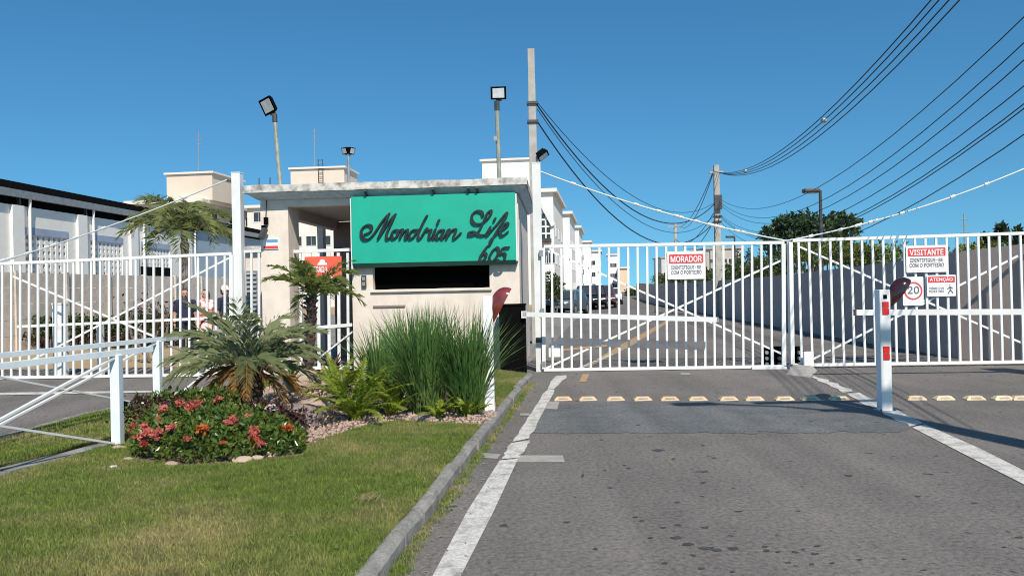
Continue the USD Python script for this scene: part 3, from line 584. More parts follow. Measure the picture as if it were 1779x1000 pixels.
# posts
def post(name, label, px, y0, y1, d, w, m=white_old, group=None, zb=None):
    s, z1 = GP.at(px, y1, d); _, z0 = GP.at(px, y0, d); z0 = zb if zb is not None else z0
    t = thing(name, label, 'post', GP.pt(s, z0, d), group=group)
    obj('shaft', pbox(GP, s - w / 2, s + w / 2, z0, z1 - .02, d - w / 2, d + w / 2), m, t)
    obj('cap', pbox(GP, s - w / 2 - .006, s + w / 2 + .006, z1 - .018, z1, d - w / 2 - .006, d + w / 2 + .006), m, t)
    return t, s, z1
tl, sL, zL = post('gate_post', 'tall white square post left of the guardhouse', 412, 650, 300, .12, .17, white, 'tall gate posts', 0)
tr, sR, zR = post('gate_post', 'tall white square post between guardhouse and entrance lane', 931.5, 645, 283, .12, .16, white, 'tall gate posts', 0)
obj('junction_plate', pbox(GP, sR - .07, sR + .06, GP.z(930, 595, 0), GP.z(930, 586, 0), .02, .036), dark_metal, tr)
obj('eye_bolt', tube([GP.pt(sL - .09, GP.z(410, 313, 0), .1), GP.pt(sL - .2, GP.z(410, 313, 0) + .01, .1)], .018, 6), dark_metal, tl)
sC, _ = GP.at(1370, 500)
tc, _, _ = post('gate_post', 'low white post where the two front gate leaves meet', 1369.5, 640, 420, .05, .05, white, None, 0)
t = thing('floodlight', 'dark floodlight tilted on top of the tall right gate post', 'floodlight', GP.pt(sR, zR, .1), group='floodlights around the guardhouse')
obj('bracket', bar(GP.pt(sR, zR + .002, .1), GP.pt(sR + .03, zR + .12, .1), .1, .05, side=gx), grey_metal, t)
flood_head(t, GP.pt(sR + .13, zR + .13, .1), (.55, -.35, -.75), (.75, 0, .55), .2, .24)
# narrow fence between the tall left post and the guardhouse
t = thing('fence', 'narrow white barred fence between tall post and guardhouse pillar', 'fence', GP.pt(GP.s(437), 0))
obj('rail', gbar((421, 437), (454, 435.5), .05, .04, .2), white, t); obj('rail', gbar((421, 557), (454, 555), .05, .04, .2), white, t); obj('rail', gbar((421, 640), (454, 638), .05, .04, .2, .05), white, t)
for x in (424, 437, 450): obj('bar', gbar((x, 439), (x + .5, 640), .045, .03, .198, .06), white, t)
# pedestrian gate in the porch
t = thing('pedestrian_gate', 'white barred pedestrian gate under the guardhouse porch', 'gate', H.pt(H.s(560), 0))
hbar = lambda p0, p1, w, th_, d: bar(H.pt(*H.at(*p0, d), d), H.pt(*H.at(*p1, d), d), w, th_, side=gx if abs(p1[1] - p0[1]) > 2 * abs(p1[0] - p0[0]) else (0, 0, 1))
obj('top_rail', hbar((504, 437), (611, 433.5), .06, .05, .3), white, t); obj('mid_rail', hbar((524, 571), (622, 563), .065, .05, .29), white, t); obj('bottom_rail', hbar((504, 640), (611, 637), .06, .05, .3), white, t)
for x in (509, 522, 539, 553, 571, 588, 604): obj('bar', hbar((x, 439), (x + 1.5, 637), .06 if x in (553, 571, 588) else .05, .03, .298), white, t)
obj('brace', hbar((556, 620), (620, 570), .03, .02, .27), white, t)
t = thing('lock_box', 'black lock box with rod on the pedestrian gate', 'lock', H.pt(H.s(611), 1.4, .2))
obj('casing', pbox(H, H.s(606), H.s(617), H.z(611, 545), H.z(611, 525), .2, .27), black, t)
obj('rod', tube([H.pt(H.s(609), H.z(609, 525), .24), H.pt(H.s(609), H.z(609, 466), .24)], .018, 6), dark_metal, t)

# ---------------------------------------------------------------- signs
def text_on(P, text, xa, xb, ya, yb, d, m, parent, bold=True, name='lettering'):
    """Letters fitted between two corners seen in the photograph, on the plane P."""
    (s0, zt), (s1, zb_) = P.at(xa, ya, d), P.at(xb, yb, d)
    tm_ = meshkit.text_mesh(text, 1.0, .02, bold); b = tm_.bounds; v = tm_.vertices
    a = s0 + (v[:, 0] - b[0, 0]) / (b[1, 0] - b[0, 0]) * (s1 - s0); z = zb_ + (v[:, 1] - b[0, 1]) / (b[1, 1] - b[0, 1]) * (zt - zb_)
    tm_.vertices = np.array([P.pt(i, j, d - .0035 * (k > .01)) for i, j, k in zip(a, z, v[:, 2])]); tm_.fix_normals()
    return obj(name, tm_, m, parent)
def panel(P, xa, xb, ya, yb, d, th_, m, parent, name='plate', r=.02):
    (s0, zt), (s1, zb_) = P.at(xa, ya, d), P.at(xb, yb, d)
    pl = trimesh.creation.extrude_polygon(Polygon([(s0 + r, zb_ + r), (s1 - r, zb_ + r), (s1 - r, zt - r), (s0 + r, zt - r)]).buffer(r, 4), th_, engine='earcut'); v = pl.vertices
    pl.vertices = np.array([P.pt(a, b, d + c) for a, b, c in v]); pl.fix_normals()
    return obj(name, pl, m, parent)
D = -.045
t = thing('notice_sign', 'white MORADOR sign with red heading on the left gate leaf', 'sign', GP.pt(GP.s(1192), 1.7, D), group='signs on the gate leaves')
panel(GP, 1159, 1225, 437, 484, D, .012, print_white, t); panel(GP, 1162, 1222, 442, 456.5, D - .004, .003, red, t, 'heading')
text_on(GP, 'MORADOR', 1165, 1219, 445, 454.5, D - .005, print_white, t)
text_on(GP, 'IDENTIFIQUE-SE', 1166, 1218, 461.5, 467, D - .002, print_grey, t); text_on(GP, 'COM O PORTEIRO', 1166, 1219, 470, 475.5, D - .002, print_grey, t)
t = thing('notice_sign', 'white VISITANTE sign with red heading on the right gate leaf', 'sign', GP.pt(GP.s(1610), 1.8, D), group='signs on the gate leaves')
panel(GP, 1574, 1645, 427, 472, D, .012, print_white, t); panel(GP, 1577, 1643, 431, 444, D - .004, .003, red, t, 'heading')
text_on(GP, 'VISITANTE', 1580, 1639, 433.5, 442.5, D - .005, print_white, t)
text_on(GP, 'IDENTIFIQUE-SE', 1581, 1638, 449, 454.5, D - .002, print_grey, t); text_on(GP, 'COM O PORTEIRO', 1580, 1640, 457.5, 463, D - .002, print_grey, t)
t = thing('speed_limit_sign', 'white speed sign with red ring and number 20 on the right gate leaf', 'sign', GP.pt(GP.s(1587), 1.3, D), group='signs on the gate leaves')
panel(GP, 1568, 1605, 481, 530, D, .012, print_white, t)
c0, zc = GP.at(1586.5, 505, D); rr_ = GP.s(1602.5, D) - GP.s(1586.5, D)
ring = trimesh.creation.extrude_polygon(Point(0, 0).buffer(rr_, 16).difference(Point(0, 0).buffer(rr_ * .83, 16)), .003, engine='earcut'); ring.vertices = np.array([GP.pt(c0 + a, zc + b, D - .001 - c) for a, b, c in ring.vertices]); ring.fix_normals()
obj('ring', ring, red, t); text_on(GP, '20', 1577, 1597, 497, 510, D - .002, print_grey, t)
t = thing('notice_sign', 'small ATENÇÃO sign with walking figure, right of the speed sign', 'sign', GP.pt(GP.s(1636), 1.4, D), group='signs on the gate leaves')
panel(GP, 1610, 1661, 478, 514, D, .012, print_white, t); panel(GP, 1612, 1659, 480.5, 490, D - .004, .003, red, t, 'heading', .01)
text_on(GP, 'ATENÇÃO', 1615, 1655, 481.5, 489, D - .005, print_white, t)
text_on(GP, 'TRÂNSITO DE', 1614, 1640, 498, 502, D - .002, print_grey, t, False); text_on(GP, 'PEDESTRES', 1614, 1640, 504, 507.5, D - .002, print_grey, t, False)
fig = []
for a, b in (((1650, 497), (1651, 503)), ((1651, 503), (1647, 510)), ((1651, 503), (1656, 509)), ((1650.5, 498), (1646, 502)), ((1650.5, 498), (1655, 501)), ((1650, 494.2), (1650, 495.6))):
    fig.append(bar(GP.pt(*GP.at(*a, D), D - .003), GP.pt(*GP.at(*b, D), D - .003), .02, .003, side=np.cross(GP.pt(*GP.at(*b, D), D) - GP.pt(*GP.at(*a, D), D), gd)))
obj('walking_figure', cat(fig), print_grey, t)
t = thing('notice_sign', 'orange notice with white emblem on the pedestrian gate', 'sign', H.pt(H.s(562), 1.9, .2))
panel(H, 529, 594, 446, 479, .2, .012, orange, t); text_on(H, 'ENTRADA', 534, 569, 463, 473, .197, print_white, t)
em = trimesh.creation.extrude_polygon(unary_union([Point(0, 0).buffer(.055, 8), Polygon([(-.1, -.06), (.1, -.06), (.08, -.01), (-.08, -.01)])]), .004, engine='earcut'); a0, b0 = H.at(560, 455, .2)
em.vertices = np.array([H.pt(a0 + a, b0 + b, .198 - c) for a, b, c in em.vertices]); em.fix_normals(); obj('emblem', em, print_white, t)

# ---------------------------------------------------------------- barrier arms and card posts
t = thing('barrier_gate', 'black cabinet with white barrier arm at the guardhouse corner', 'barrier', G(888, 640), group='vehicle barriers')
B1 = Plane(GP.pt(0, 0, -.42)[:2], 3.5)
obj('cabinet', pbox(B1, B1.s(866), B1.s(911), 0, B1.z(888, 531), .0, .38), black, t)
obj('cabinet_lid', pbox(B1, B1.s(865), B1.s(912), B1.z(888, 531) + .002, B1.z(888, 528), -.015, .395), black, t)
obj('hub', pbox(B1, B1.s(905), B1.s(914), B1.z(910, 552), B1.z(910, 540), -.09, -.003), white, t)
a, b = B1.at(908, 545.5, -.06), B1.at(1245, 555, -.06)
obj('arm', bar(B1.pt(a[0], a[1], -.06), B1.pt(b[0], b[1], -.06), .085, .06, side=(0, 0, 1)), white, t)
obj('arm_tip', bar(B1.pt(b[0] + .002, b[1], -.06), B1.pt(b[0] + .03, b[1], -.06), .09, .065, side=(0, 0, 1)), grey_metal, t)
B2 = Plane((5.2, 12.45), 3.5)
t = thing('barrier_gate', 'white barrier arm reaching in from the right behind the striped post', 'barrier', B2.pt(B2.s(1860), 0), group='vehicle barriers')
a, b = B2.at(1487, 542.5), B2.at(1850, 541)
obj('arm', bar(B2.pt(*a), B2.pt(*b), .09, .06, side=(0, 0, 1)), white, t)
obj('arm_tip', bar(B2.pt(a[0] - .03, a[1]), B2.pt(a[0] - .002, a[1]), .095, .065, side=(0, 0, 1)), dark_metal, t)
obj('cabinet', pbox(B2, b[0] - .15, b[0] + .3, 0, 1.2, .05, .45), black, t)
def card_post(px, base, top, w, label, hood_label, hood, hm, m):
    p = G(px, base, .0 if px > 1000 else .09); Y = p[1]; z1 = W(px, top, Y)[2]
    t = thing('card_reader_post', label, 'post', p)
    sh = rbox((p[0], p[1], (p[2] - .05 + z1) / 2), (w, w, z1 - p[2] + .05), .01); obj('shaft', sh, m, t, smooth=40)
    h = thing('reader_hood', hood_label, 'hood', W(px + 20, top, Y))
    A, B = W(*hood[0], Y), W(*hood[1], Y); ax = (B - A); L = np.linalg.norm(ax); ax /= L
    nl = np.array([-ax[2], 0, ax[0]]); C = (A + B) / 2
    def ell(k):
        v = trimesh.creation.icosphere(3, 1.0).vertices * np.array([L / 2 * k, hood[2] * k, .13 * k])
        # narrower towards the bottom end
        v[:, 1] *= .72 + .28 * (v[:, 0] / (L / 2) + 1) / 2 * 1.6; v[:, 2] *= .6 + .5 * (v[:, 0] / (L / 2) + 1) / 2
        return v
    fc = trimesh.creation.icosphere(3, 1.0).faces
    mk = lambda k, sh: m3.Manifold(m3.Mesh((C + (v := ell(k))[:, :1] * ax + v[:, 1:2] * nl + v[:, 2:] * np.array([0, 1.0, 0]) + nl * sh).astype(np.float32), np.array(fc, np.uint32)))
    a = mk(1, 0); b = mk(.94, 0)
    if a.volume() < 0: pass
    cut = (a - b).trim_by_plane([float(x) for x in nl], float(nl @ C))
    obj('shell', tm(cut), hm, h, smooth=40)
    obj('mount', bar(np.array([p[0] + w / 2 - .02, Y, C[2] - .1]), np.array([C[0] - .03, Y, C[2] - .06]), .05, .03), dark_metal, h)
    return t, p, z1
t1, p1, zz = card_post(851, 714, 514, .125, 'white card reader post beside the tall grass', 'red brown shell hood on the post beside the tall grass', ((858, 560), (889, 501), .17), hood_m, white_old)
t2, p2, zz = card_post(1537, 713, 503, .135, 'white card reader post with red reflectors between the lanes', 'dark brown shell hood on the post with red reflectors', ((1546, 534), (1580, 485), .15), hood_dark, white)
for y0, y1 in ((523, 546), (600, 624)):
    a, b = W(1538, y1, p2[1])[2], W(1538, y0, p2[1])[2]
    for k in range(2):
        lo_, hi_ = a + (b - a) * k / 2 + .004, a + (b - a) * (k + 1) / 2 - .004
        obj('reflector', box(p2[0] - .035, p2[0] + .04, p2[1] - .078, p2[1] - .069, lo_, hi_), red_reflect, t2)

obj('sensor', box(p2[0] - .022, p2[0] + .022, p2[1] - .072, p2[1] - .0685, zz - .11, zz - .06), black, t2)
for t_, p_ in ((t1, p1), (t2, p2)):
    obj('base_plate', box(p_[0] - .1, p_[0] + .1, p_[1] - .1, p_[1] + .1, p_[2] + .001, p_[2] + .012), grey_metal, t_)
    for a in (-.082, .082): obj('bolt', trimesh.creation.cylinder(.012, segment=[(p_[0] + a, p_[1] - .083, p_[2] + .012), (p_[0] + a, p_[1] - .083, p_[2] + .03)], sections=6), dark_metal, t_)
obj('lock_box', pbox(GP, GP.s(951), GP.s(974), GP.z(960, 620), GP.z(960, 598), .03, .09), gate_white, gM)
for y in (440, 540, 632): obj('hinge', pbox(GP, GP.s(938), GP.s(945), GP.z(940, y + 5), GP.z(940, y - 5), -.03, .02), grey_metal, gM)
# ---------------------------------------------------------------- gate motor, rollers, concrete block
t = thing('gate_motor', 'pale gate motor box on concrete behind the centre gate posts', 'motor', G(1398, 640), group=None)
M3 = Plane(GP.pt(0, 0, -.1)[:2], 3.5)
obj('casing', pbox(M3, M3.s(1392), M3.s(1408), 0.06, M3.z(1400, 610), -.1, -.03), print_white, t)
obj('base', hullpts([G(1366, 650), G(1378, 640), G(1420, 643), G(1408, 655), G(1380, 638) + [0, 0, .08], G(1408, 640) + [0, 0, .08], G(1400, 648) + [0, 0, .05]]), pale_conc, t)
for k, (x, lab) in enumerate(((1325, 'black gate roller pair inside the left gate leaf'), (1381, 'black gate roller just right of the centre gate posts'))):
    t = thing('gate_roller', lab, 'roller', GP.pt(GP.s(x), 0, .5), group='black rollers behind the gates')
    for j in range(2 if k == 0 else 1):
        P5 = Plane(GP.pt(0, 0, .45)[:2], 3.5); xx_ = x + j * 22
        c, rad = P5.at(xx_ + 4, 622), .22
        obj('housing', pbox(P5, P5.s(xx_ - 2), P5.s(xx_ + 10), 0, P5.z(xx_, 602), 0, .12), black, t)
        for zz_ in (612, 622, 632):
            obj('roller_wheel', trimesh.creation.cylinder(.035, segment=[P5.pt(P5.s(xx_ + 4), P5.z(xx_, zz_), -.05), P5.pt(P5.s(xx_ + 4), P5.z(xx_, zz_), -.002)], sections=12), grey_metal, t)
    if k == 0: obj('guide_plate', pbox(P5, P5.s(1337), P5.s(1342), 0, P5.z(1340, 606), 0, .1), cream_pale, t)

# ---------------------------------------------------------------- road studs
sx = [962, 974 + 4, 1021, 1069, 1116, 1163, 1212, 1265, 1310, 1362, 1407, 1458, 1590, 1639, 1692, 1741, 1773]
sx = sx[1:]
first = {}
for i, x in enumerate(sx):
    p = G(x, 694.5 if x < 1500 else 693.5); pale = x > 1330
    key = pale
    if key not in first:
        lab = 'pale worn road stud in the row near the striped post' if pale else 'orange road stud in the row before the left gate leaf'
        t = thing('road_stud', lab, 'road stud', p, group='pale studs at right in the row' if pale else 'orange studs at left in the row')
        m = hullpts([(a * .125, b * .065, 0) for a in (-1, 1) for b in (-1, 1)] + [(a * .125, b * .055, .012) for a in (-1, 1) for b in (-1, 1)] + [(a * .085, b * .03, .05) for a in (-1, 1) for b in (-1, 1)])
        m.apply_translation(p); obj('body', m, stud_pale if pale else stud_m, t)
        rf_ = hexa([p + np.array(q) for q in ((-.07, -.0575, .018), (.07, -.0575, .018), (.07, -.054, .018), (-.07, -.054, .018), (-.06, -.045, .036), (.06, -.045, .036), (.06, -.041, .036), (-.06, -.041, .036))])
        obj('reflector', rf_, pale_conc, t); first[key] = t
    else: copy_of(first[key], 'road_stud', p, R.uniform(-.06, .06))

# ---------------------------------------------------------------- braced swing barriers at left
def swing(label, pb, pbeam, far, extra):
    """A barrier of one post and a braced frame running back from it along the verge."""
    p = G(*pb[:2], .06); Y = p[1]; zt = W(pb[0], pb[2], Y)[2]
    t = thing('swing_barrier', label, 'barrier', p, group='braced swing barriers beside the lawn')
    obj('post', rbox((p[0], Y, (zt + p[2]) / 2 - .05), (.095, .095, zt - p[2] + .1), .008), steel_blue, t, smooth=40)
    q = np.array([*far, 0.0]); zb_ = zt + .02
    st, en = np.array([p[0], Y, zb_]) + (np.array([p[0], Y, 0]) - q) * extra, np.array([q[0], q[1], zb_])
    obj('beam', bar(st, en, .06, .055), steel_blue, t)
    lo, hi = np.array([p[0], Y, .12]), np.array([q[0], q[1], zb_ - .05]); mid = lambda a, b, k: a + (b - a) * k
    obj('brace', bar(lo + [-.02, -.05, 0], hi, .035, .02), white, t)
    obj('brace', bar(np.array([p[0], Y - .05, zt - .03]), np.array([q[0], q[1], .12]), .035, .02), white, t)
    obj('end_stile', bar(np.array([q[0], q[1], .06]), np.array([q[0], q[1], zb_ - .04]), .06, .06), white, t)
    return t
swing('nearer braced white swing barrier with post at the lawn corner', (205, 778, 616), None, (-4.75, 5.2), .18)
swing('farther braced white swing barrier with post behind the red flowers', (275, 712, 592), None, (-5.5, 7.5), .05)
pA = G(275, 712, .05)
t = thing('guard_rail', 'braced white rail between the palm and the farther barrier post', 'barrier', pA + [.1, .5, 0])
e = np.array([-4.7, 14.3, 0]); z_ = 1.0
for a, b in ((.1, .92), (.92, .1)): obj('brace', bar(np.array([pA[0] + .05, pA[1] + .15, a]), np.array([e[0], e[1], b]), .035, .02), white, t)
obj('top_rail', bar(np.array([pA[0] + .05, pA[1] + .1, z_]), np.array([e[0], e[1], z_]), .06, .06), white, t)
obj('end_stile', bar(np.array([e[0], e[1], 0]), np.array([e[0], e[1], z_ - .04]), .06, .06), white, t)
for i, (x, y0, y1, w) in enumerate(((104, 640, 528, .2), (174, 652, 560, .1))):
    s, z = GP.at(x, y1, .5)
    t = thing('guide_post', ['thick white guide post behind the left gate bars', 'slim white guide post behind the left gate bars'][i], 'post', GP.pt(s, 0, .5))
    obj('shaft', pbox(GP, s - w / 2, s + w / 2, 0, z - .012, .5 - w / 2, .5 + w / 2), white_old, t); obj('cap', pbox(GP, s - w / 2 - .01, s + w / 2 + .01, z - .01, z + .02, .49 - w / 2, .51 + w / 2), white_old, t)

# ================================================================ BUILDINGS
def facade(P, s0, s1, z0, floors, fh, cols, parent, d=0.0, ww=1.2, wh=1.1, m=glass_dark, frame=white):
    """Windows in rows on an upright plane; each has a frame and two panes."""
    for f in range(floors):
        for c in range(cols):
            s = s0 + (s1 - s0) * (c + .5) / cols; z = z0 + f * fh + 1.0
            fr = obj('window', tm(mf(pbox(P, s - ww / 2, s + ww / 2, z, z + wh, d - .05, d - .004)) - mf(pbox(P, s - ww / 2 + .06, s + ww / 2 - .06, z + .06, z + wh - .06, d - .1, d + .1))), frame, parent)
            for k in (-1, 1): obj('pane', pbox(P, s + (k - 1) * ww / 4 + .07 * (k < 0) + .02 * (k > 0), s + (k + 1) * ww / 4 - .02 * (k < 0) - .07 * (k > 0), z + .065, z + wh - .065, d - .025, d - .004), m, fr)
def tank(P, s0, s1, d0, d1, z0, z1, parent, m=cream_pale, ladder=None):
    t = obj('water_tank', pbox(P, s0, s1, z0, z1, d0, d1), m, parent)
    obj('tank_lid', pbox(P, s0 - .2, s1 + .2, z1 + .003, z1 + .2, d0 - .2, d1 + .2), cream_pale, t)
    if ladder is not None:
        for k in (-.25, .25): obj('ladder_rail', tube([P.pt(ladder + k, z0, d0 - .15), P.pt(ladder + k, z1 + 1.0, d0 - .15)], .05, 5), dark_metal, t)
        obj('ladder_rungs', cat([bar(P.pt(ladder - .25, z, d0 - .15), P.pt(ladder + .25, z, d0 - .15), .05, .05) for z in np.arange(z0 + .3, z1 + .9, .45)]), dark_metal, t)
def block(label, P, s0, s1, dep, zr, cols, sidecols, m=cream_pale, tanks=(), name='apartment_block', zone=None):
    b = thing(name, label, 'building', P.pt((s0 + s1) / 2, 0, dep / 2), group='apartment blocks behind the guardhouse')
    obj('wall', pbox(P, s0, s1, -.04, zr - .004, 0, dep), m, b)
    obj('roof', pbox(P, s0 - .4, s1 + .4, zr, zr + .35, -.4, dep + .4), concrete_pole if zone else cream_pale, b)
    fl = max(1, int(zr // 2.75))
    if cols: facade(P, s0 + .6, s1 - .6, .1, fl, 2.75, cols, b)
    if sidecols:
        Q = Plane(P.pt(s1, 0, 0)[:2], 0); Q.r, Q.d = P.d.copy(), -P.r.copy()
        facade(Q, .8, dep - .8, .1, fl, 2.75, sidecols, b)
    for a in tanks: tank(P, *a, parent=b, m=m)
    return b
PA = Plane((-30, 80), 7)
block('cream apartment block with big water tank above the warehouse roof', PA, PA.s(228), PA.s(352), 17, PA.z(300, 353), 4, 4, mat('peach_plaster', (.64, .54, .44), (.58, .49, .40), .3, .85), [(PA.s(284), PA.s(364), 1, 8, PA.z(320, 353) + .36, PA.z(320, 300))])
PB = Plane((-20, 84), 5)
bb = thing('apartment_block', 'cream apartment block with laddered water tank seen through the porch', 'building', PB.pt(0, 0, 5), group='apartment blocks behind the guardhouse')
obj('wall', pbox(PB, PB.s(432), PB.s(632), -.04, PB.z(500, 360), 0, 14), cream_pale, bb); obj('roof', pbox(PB, PB.s(430), PB.s(634), PB.z(500, 360) + .003, PB.z(500, 355), -.4, 14.4), cream_pale, bb)
facade(PB, PB.s(505), PB.s(580), .1, 4, 2.75, 3, bb); facade(PB, PB.s(436), PB.s(500), .1, 4, 2.75, 2, bb)
tank(PB, PB.s(509, 1), PB.s(602, 1), 1, 6, PB.z(500, 355) + .003, PB.z(555, 293, 1), bb, mat('tank_plaster', (.66, .57, .47), (.60, .51, .43), .3, .85), PB.s(562, 1))
PC = Plane((0, 75), 7)
cc = block('white apartment block behind the concrete pole and right gate post', PC, PC.s(780), PC.s(964), 16, PC.z(955, 334), 0, 3, mat('white_plaster', (.80, .76, .71), (.72, .68, .62), .4, .85), [(PC.s(842, 1), PC.s(925, 1), 1, 6, PC.z(955, 328) + .36, PC.z(880, 279, 1))])
for r_ in range(4):
    for c_ in range(2):
        x, y = 943 + c_ * 9, 371 + r_ * 12
        fr = obj('stair_window', pbox(PC, PC.s(x), PC.s(x + 6), PC.z(x, y + 8), PC.z(x, y), -.06, -.004), glass_dark, cc)
obj('canopy', pbox(PC, PC.s(936), PC.s(960), PC.z(950, 421), PC.z(950, 415), -1.2, -.004), dark_metal, cc)
obj('stair_brace', bar(PC.pt(PC.s(944), PC.z(944, 352), -.15), PC.pt(PC.s(964), PC.z(960, 392), -.15), .45, .2, side=(0, 0, 1)), white, cc)
facade(PC, PC.s(940), PC.s(964), .1, 2, 2.75, 2, cc, ww=.9)
whp = mat('white_plaster_far', (.80, .79, .78), (.70, .69, .68), .4, .85)
for i, (Y, xr, yt, lab) in enumerate(((98, 992, 372, 'white apartment block second along the inner road'), (122, 1008, 396, 'white apartment block third along the inner road'), (150, 1026, 421, 'white apartment block fourth along the inner road'), (185, 1044, 437, 'white apartment block fifth along the inner road'))):
    P = Plane((xr / 100, Y), 7)
    b = block(lab, P, P.s(xr) - 13, P.s(xr), 16, P.z(xr - 10, yt), 5, 4, whp, [(P.s(xr) - 6, P.s(xr) - 2.5, 2, 6, P.z(xr - 10, yt) + .36, P.z(xr - 10, yt) + 2.6)])
P = Plane((28, 210), 7)
block('narrow white tower at the far end of the inner road', P, P.s(1057), P.s(1075), 10, P.z(1066, 443), 2, 2, whp)
block('beige block right of the narrow white tower', Plane((28, 200), 7), Plane((28, 200), 7).s(1077), Plane((28, 200), 7).s(1092), 12, Plane((28, 200), 7).z(1085, 466), 0, 2, mat('beige_plaster', (.70, .52, .38), None, .4, .85))
P = Plane((50, 190), 0)
block('beige distant block behind the concrete utility pole', P, P.s(1228), P.s(1292), 16, P.z(1260, 432), 5, 0, mat('distant_beige', (.44, .40, .36), (.38, .35, .31), .3, .9), zone=1)
block('pale distant block far behind the MORADOR sign', Plane((40, 260), 0), Plane((40, 260), 0).s(1150), Plane((40, 260), 0).s(1222), 14, Plane((40, 260), 0).z(1200, 447), 5, 0, mat('distant_pale', (.55, .53, .50), None, .3, .9), zone=1)

# warehouse with lattice windows
wa, wb = W(-140, 300, 26.5), W(452, 405, 57.5)
wdir = (wb - wa)[:2]; wlen = np.linalg.norm(wdir); wdir /= wlen
WP = Plane(wa[:2], 0); WP.r = wdir; WP.d = np.array([-wdir[1], wdir[0]])
ex = .05                                                            # eave overhang
w = thing('warehouse', 'long white warehouse with dark metal eaves at left', 'warehouse', WP.pt(10, 0, 5))
zt = 5.35
WPo = Plane(WP.pt(0, 0, ex)[:2], 0); WPo.r, WPo.d = WP.r, WP.d
blk_z = WPo.z(100, 474)
sw = [(45, 119, 410), (158, 214, 420), (247, 296, 431)]
wallm = mf(pbox(WPo, -8, WPo.s(335), -.04, zt, 0, .25))
for a, b, y in sw: wallm = wallm - mf(pbox(WPo, WPo.s(a), WPo.s(b), WPo.z(a, 480), WPo.z((a + b) / 2, y), -.2, .5))
obj('wall', tm(wallm), ware_white, w)
obj('side_cladding', pbox(WPo, WPo.s(335) + .01, wlen + 3, -.04, zt + .2, .02, .3), ware_blue, w)
obj('rear_wall', pbox(WPo, -8, wlen + 3, -.04, zt + .3, 9, 9.2), dark_metal, w)
obj('clerestory', pbox(WPo, -8, wlen + 3, zt + .003, zt + 1.0, .22, .3), dark, w)
for a, b, y in sw:
    s0, s1, z0_, z1_ = WPo.s(a), WPo.s(b), WPo.z(a, 480), WPo.z((a + b) / 2, y)
    win = obj('lattice_window', pbox(WPo, s0, s1, z0_, z1_, .22, .24), dark_metal, w)
    n, mm = max(6, int((s1 - s0) / .32)), int((z1_ - z0_) / .25)
    lat = [pbox(WPo, s0 + (s1 - s0) * i / n - .095, s0 + (s1 - s0) * i / n + .095, z0_, z1_, .03, .21) for i in range(n + 1)] + [pbox(WPo, s0, s1, z0_ + (z1_ - z0_) * j / mm - .07, z0_ + (z1_ - z0_) * j / mm + .07, .04, .2) for j in range(mm + 1)]
    obj('lattice', cat(lat), ware_white, win, kind='stuff')
    obj('lintel', pbox(WPo, s0 - .05, s1 + .05, z1_ - .02, z1_ + .28, -.02, .2), mat(f'lintel_{a}', (.36, .42, .55), None, 1, .7), win)
obj('low_window', pbox(WPo, WPo.s(245), WPo.s(296), WPo.z(270, 486), WPo.z(270, 464), -.06, -.004), dark, w)
for x in (30, 142, 232): obj('pilaster', pbox(WPo, WPo.s(x) - .35, WPo.s(x) + .35, -.04, zt - .003, -.12, -.003), ware_white, w)
for x in (36, 150, 240, 331): obj('downpipe', tube([WPo.pt(WPo.s(x) + .5, 0, -.1), WPo.pt(WPo.s(x) + .5, zt - .1, -.1), WPo.pt(WPo.s(x) + .5, zt + .5, -.14)], .06, 6), ware_white, w)
eav = lambda d0, d1, z0, z1, dz: corn2(d0, d1, z0, z1, dz)
rf0 = WP.pt(-8, 6.05, 0)
ez = (W(0, 326, WP.pt(WP.s(0), 0)[1])[2] + W(452, 405, 57.5)[2]) / 2
rfm = hexa([WP.pt(-8, ez - .28, 0), WP.pt(wlen + 3, ez - .28, 0), WP.pt(wlen + 3, ez + .9, 10), WP.pt(-8, ez + .9, 10), WP.pt(-8, ez, 0), WP.pt(wlen + 3, ez, 0), WP.pt(wlen + 3, ez + 1.2, 10), WP.pt(-8, ez + 1.2, 10)])
obj('roof', rfm, roof_metal, w)
obj('gutter', pbox(WP, -8, wlen + 3, ez - .32, ez - .02, -.16, -.006), grey_metal, w)
for k in range(9): obj('eave_bracket', bar(WP.pt(-4 + k * 4.5, ez - .3, .05), WP.pt(-4 + k * 4.5, zt, ex - .01), .12, .1), dark_metal, w)
# concrete panel wall before it
pw0, pw1 = np.array([-15.6, 19.0]), np.array([-13.8, 46.0])
pd = (pw1 - pw0) / np.linalg.norm(pw1 - pw0); PW = Plane(pw0, 0); PW.r, PW.d = pd, np.array([-pd[1], pd[0]])
t = thing('panel_wall', 'weathered concrete panel wall in front of the warehouse', 'wall', (-16, 30, 0))
L = np.linalg.norm(pw1 - pw0); n = 11
for i in range(n):
    for j in range(5):
        obj('panel', pbox(PW, L * i / n + .07, L * (i + 1) / n - .07, j * .49 - .04, j * .49 + .44, 0, .08), wall_block, t)
    obj('wall_post', pbox(PW, L * i / n - .06, L * i / n + .06, -.04, 2.45, -.06, .1), wall_block, t)

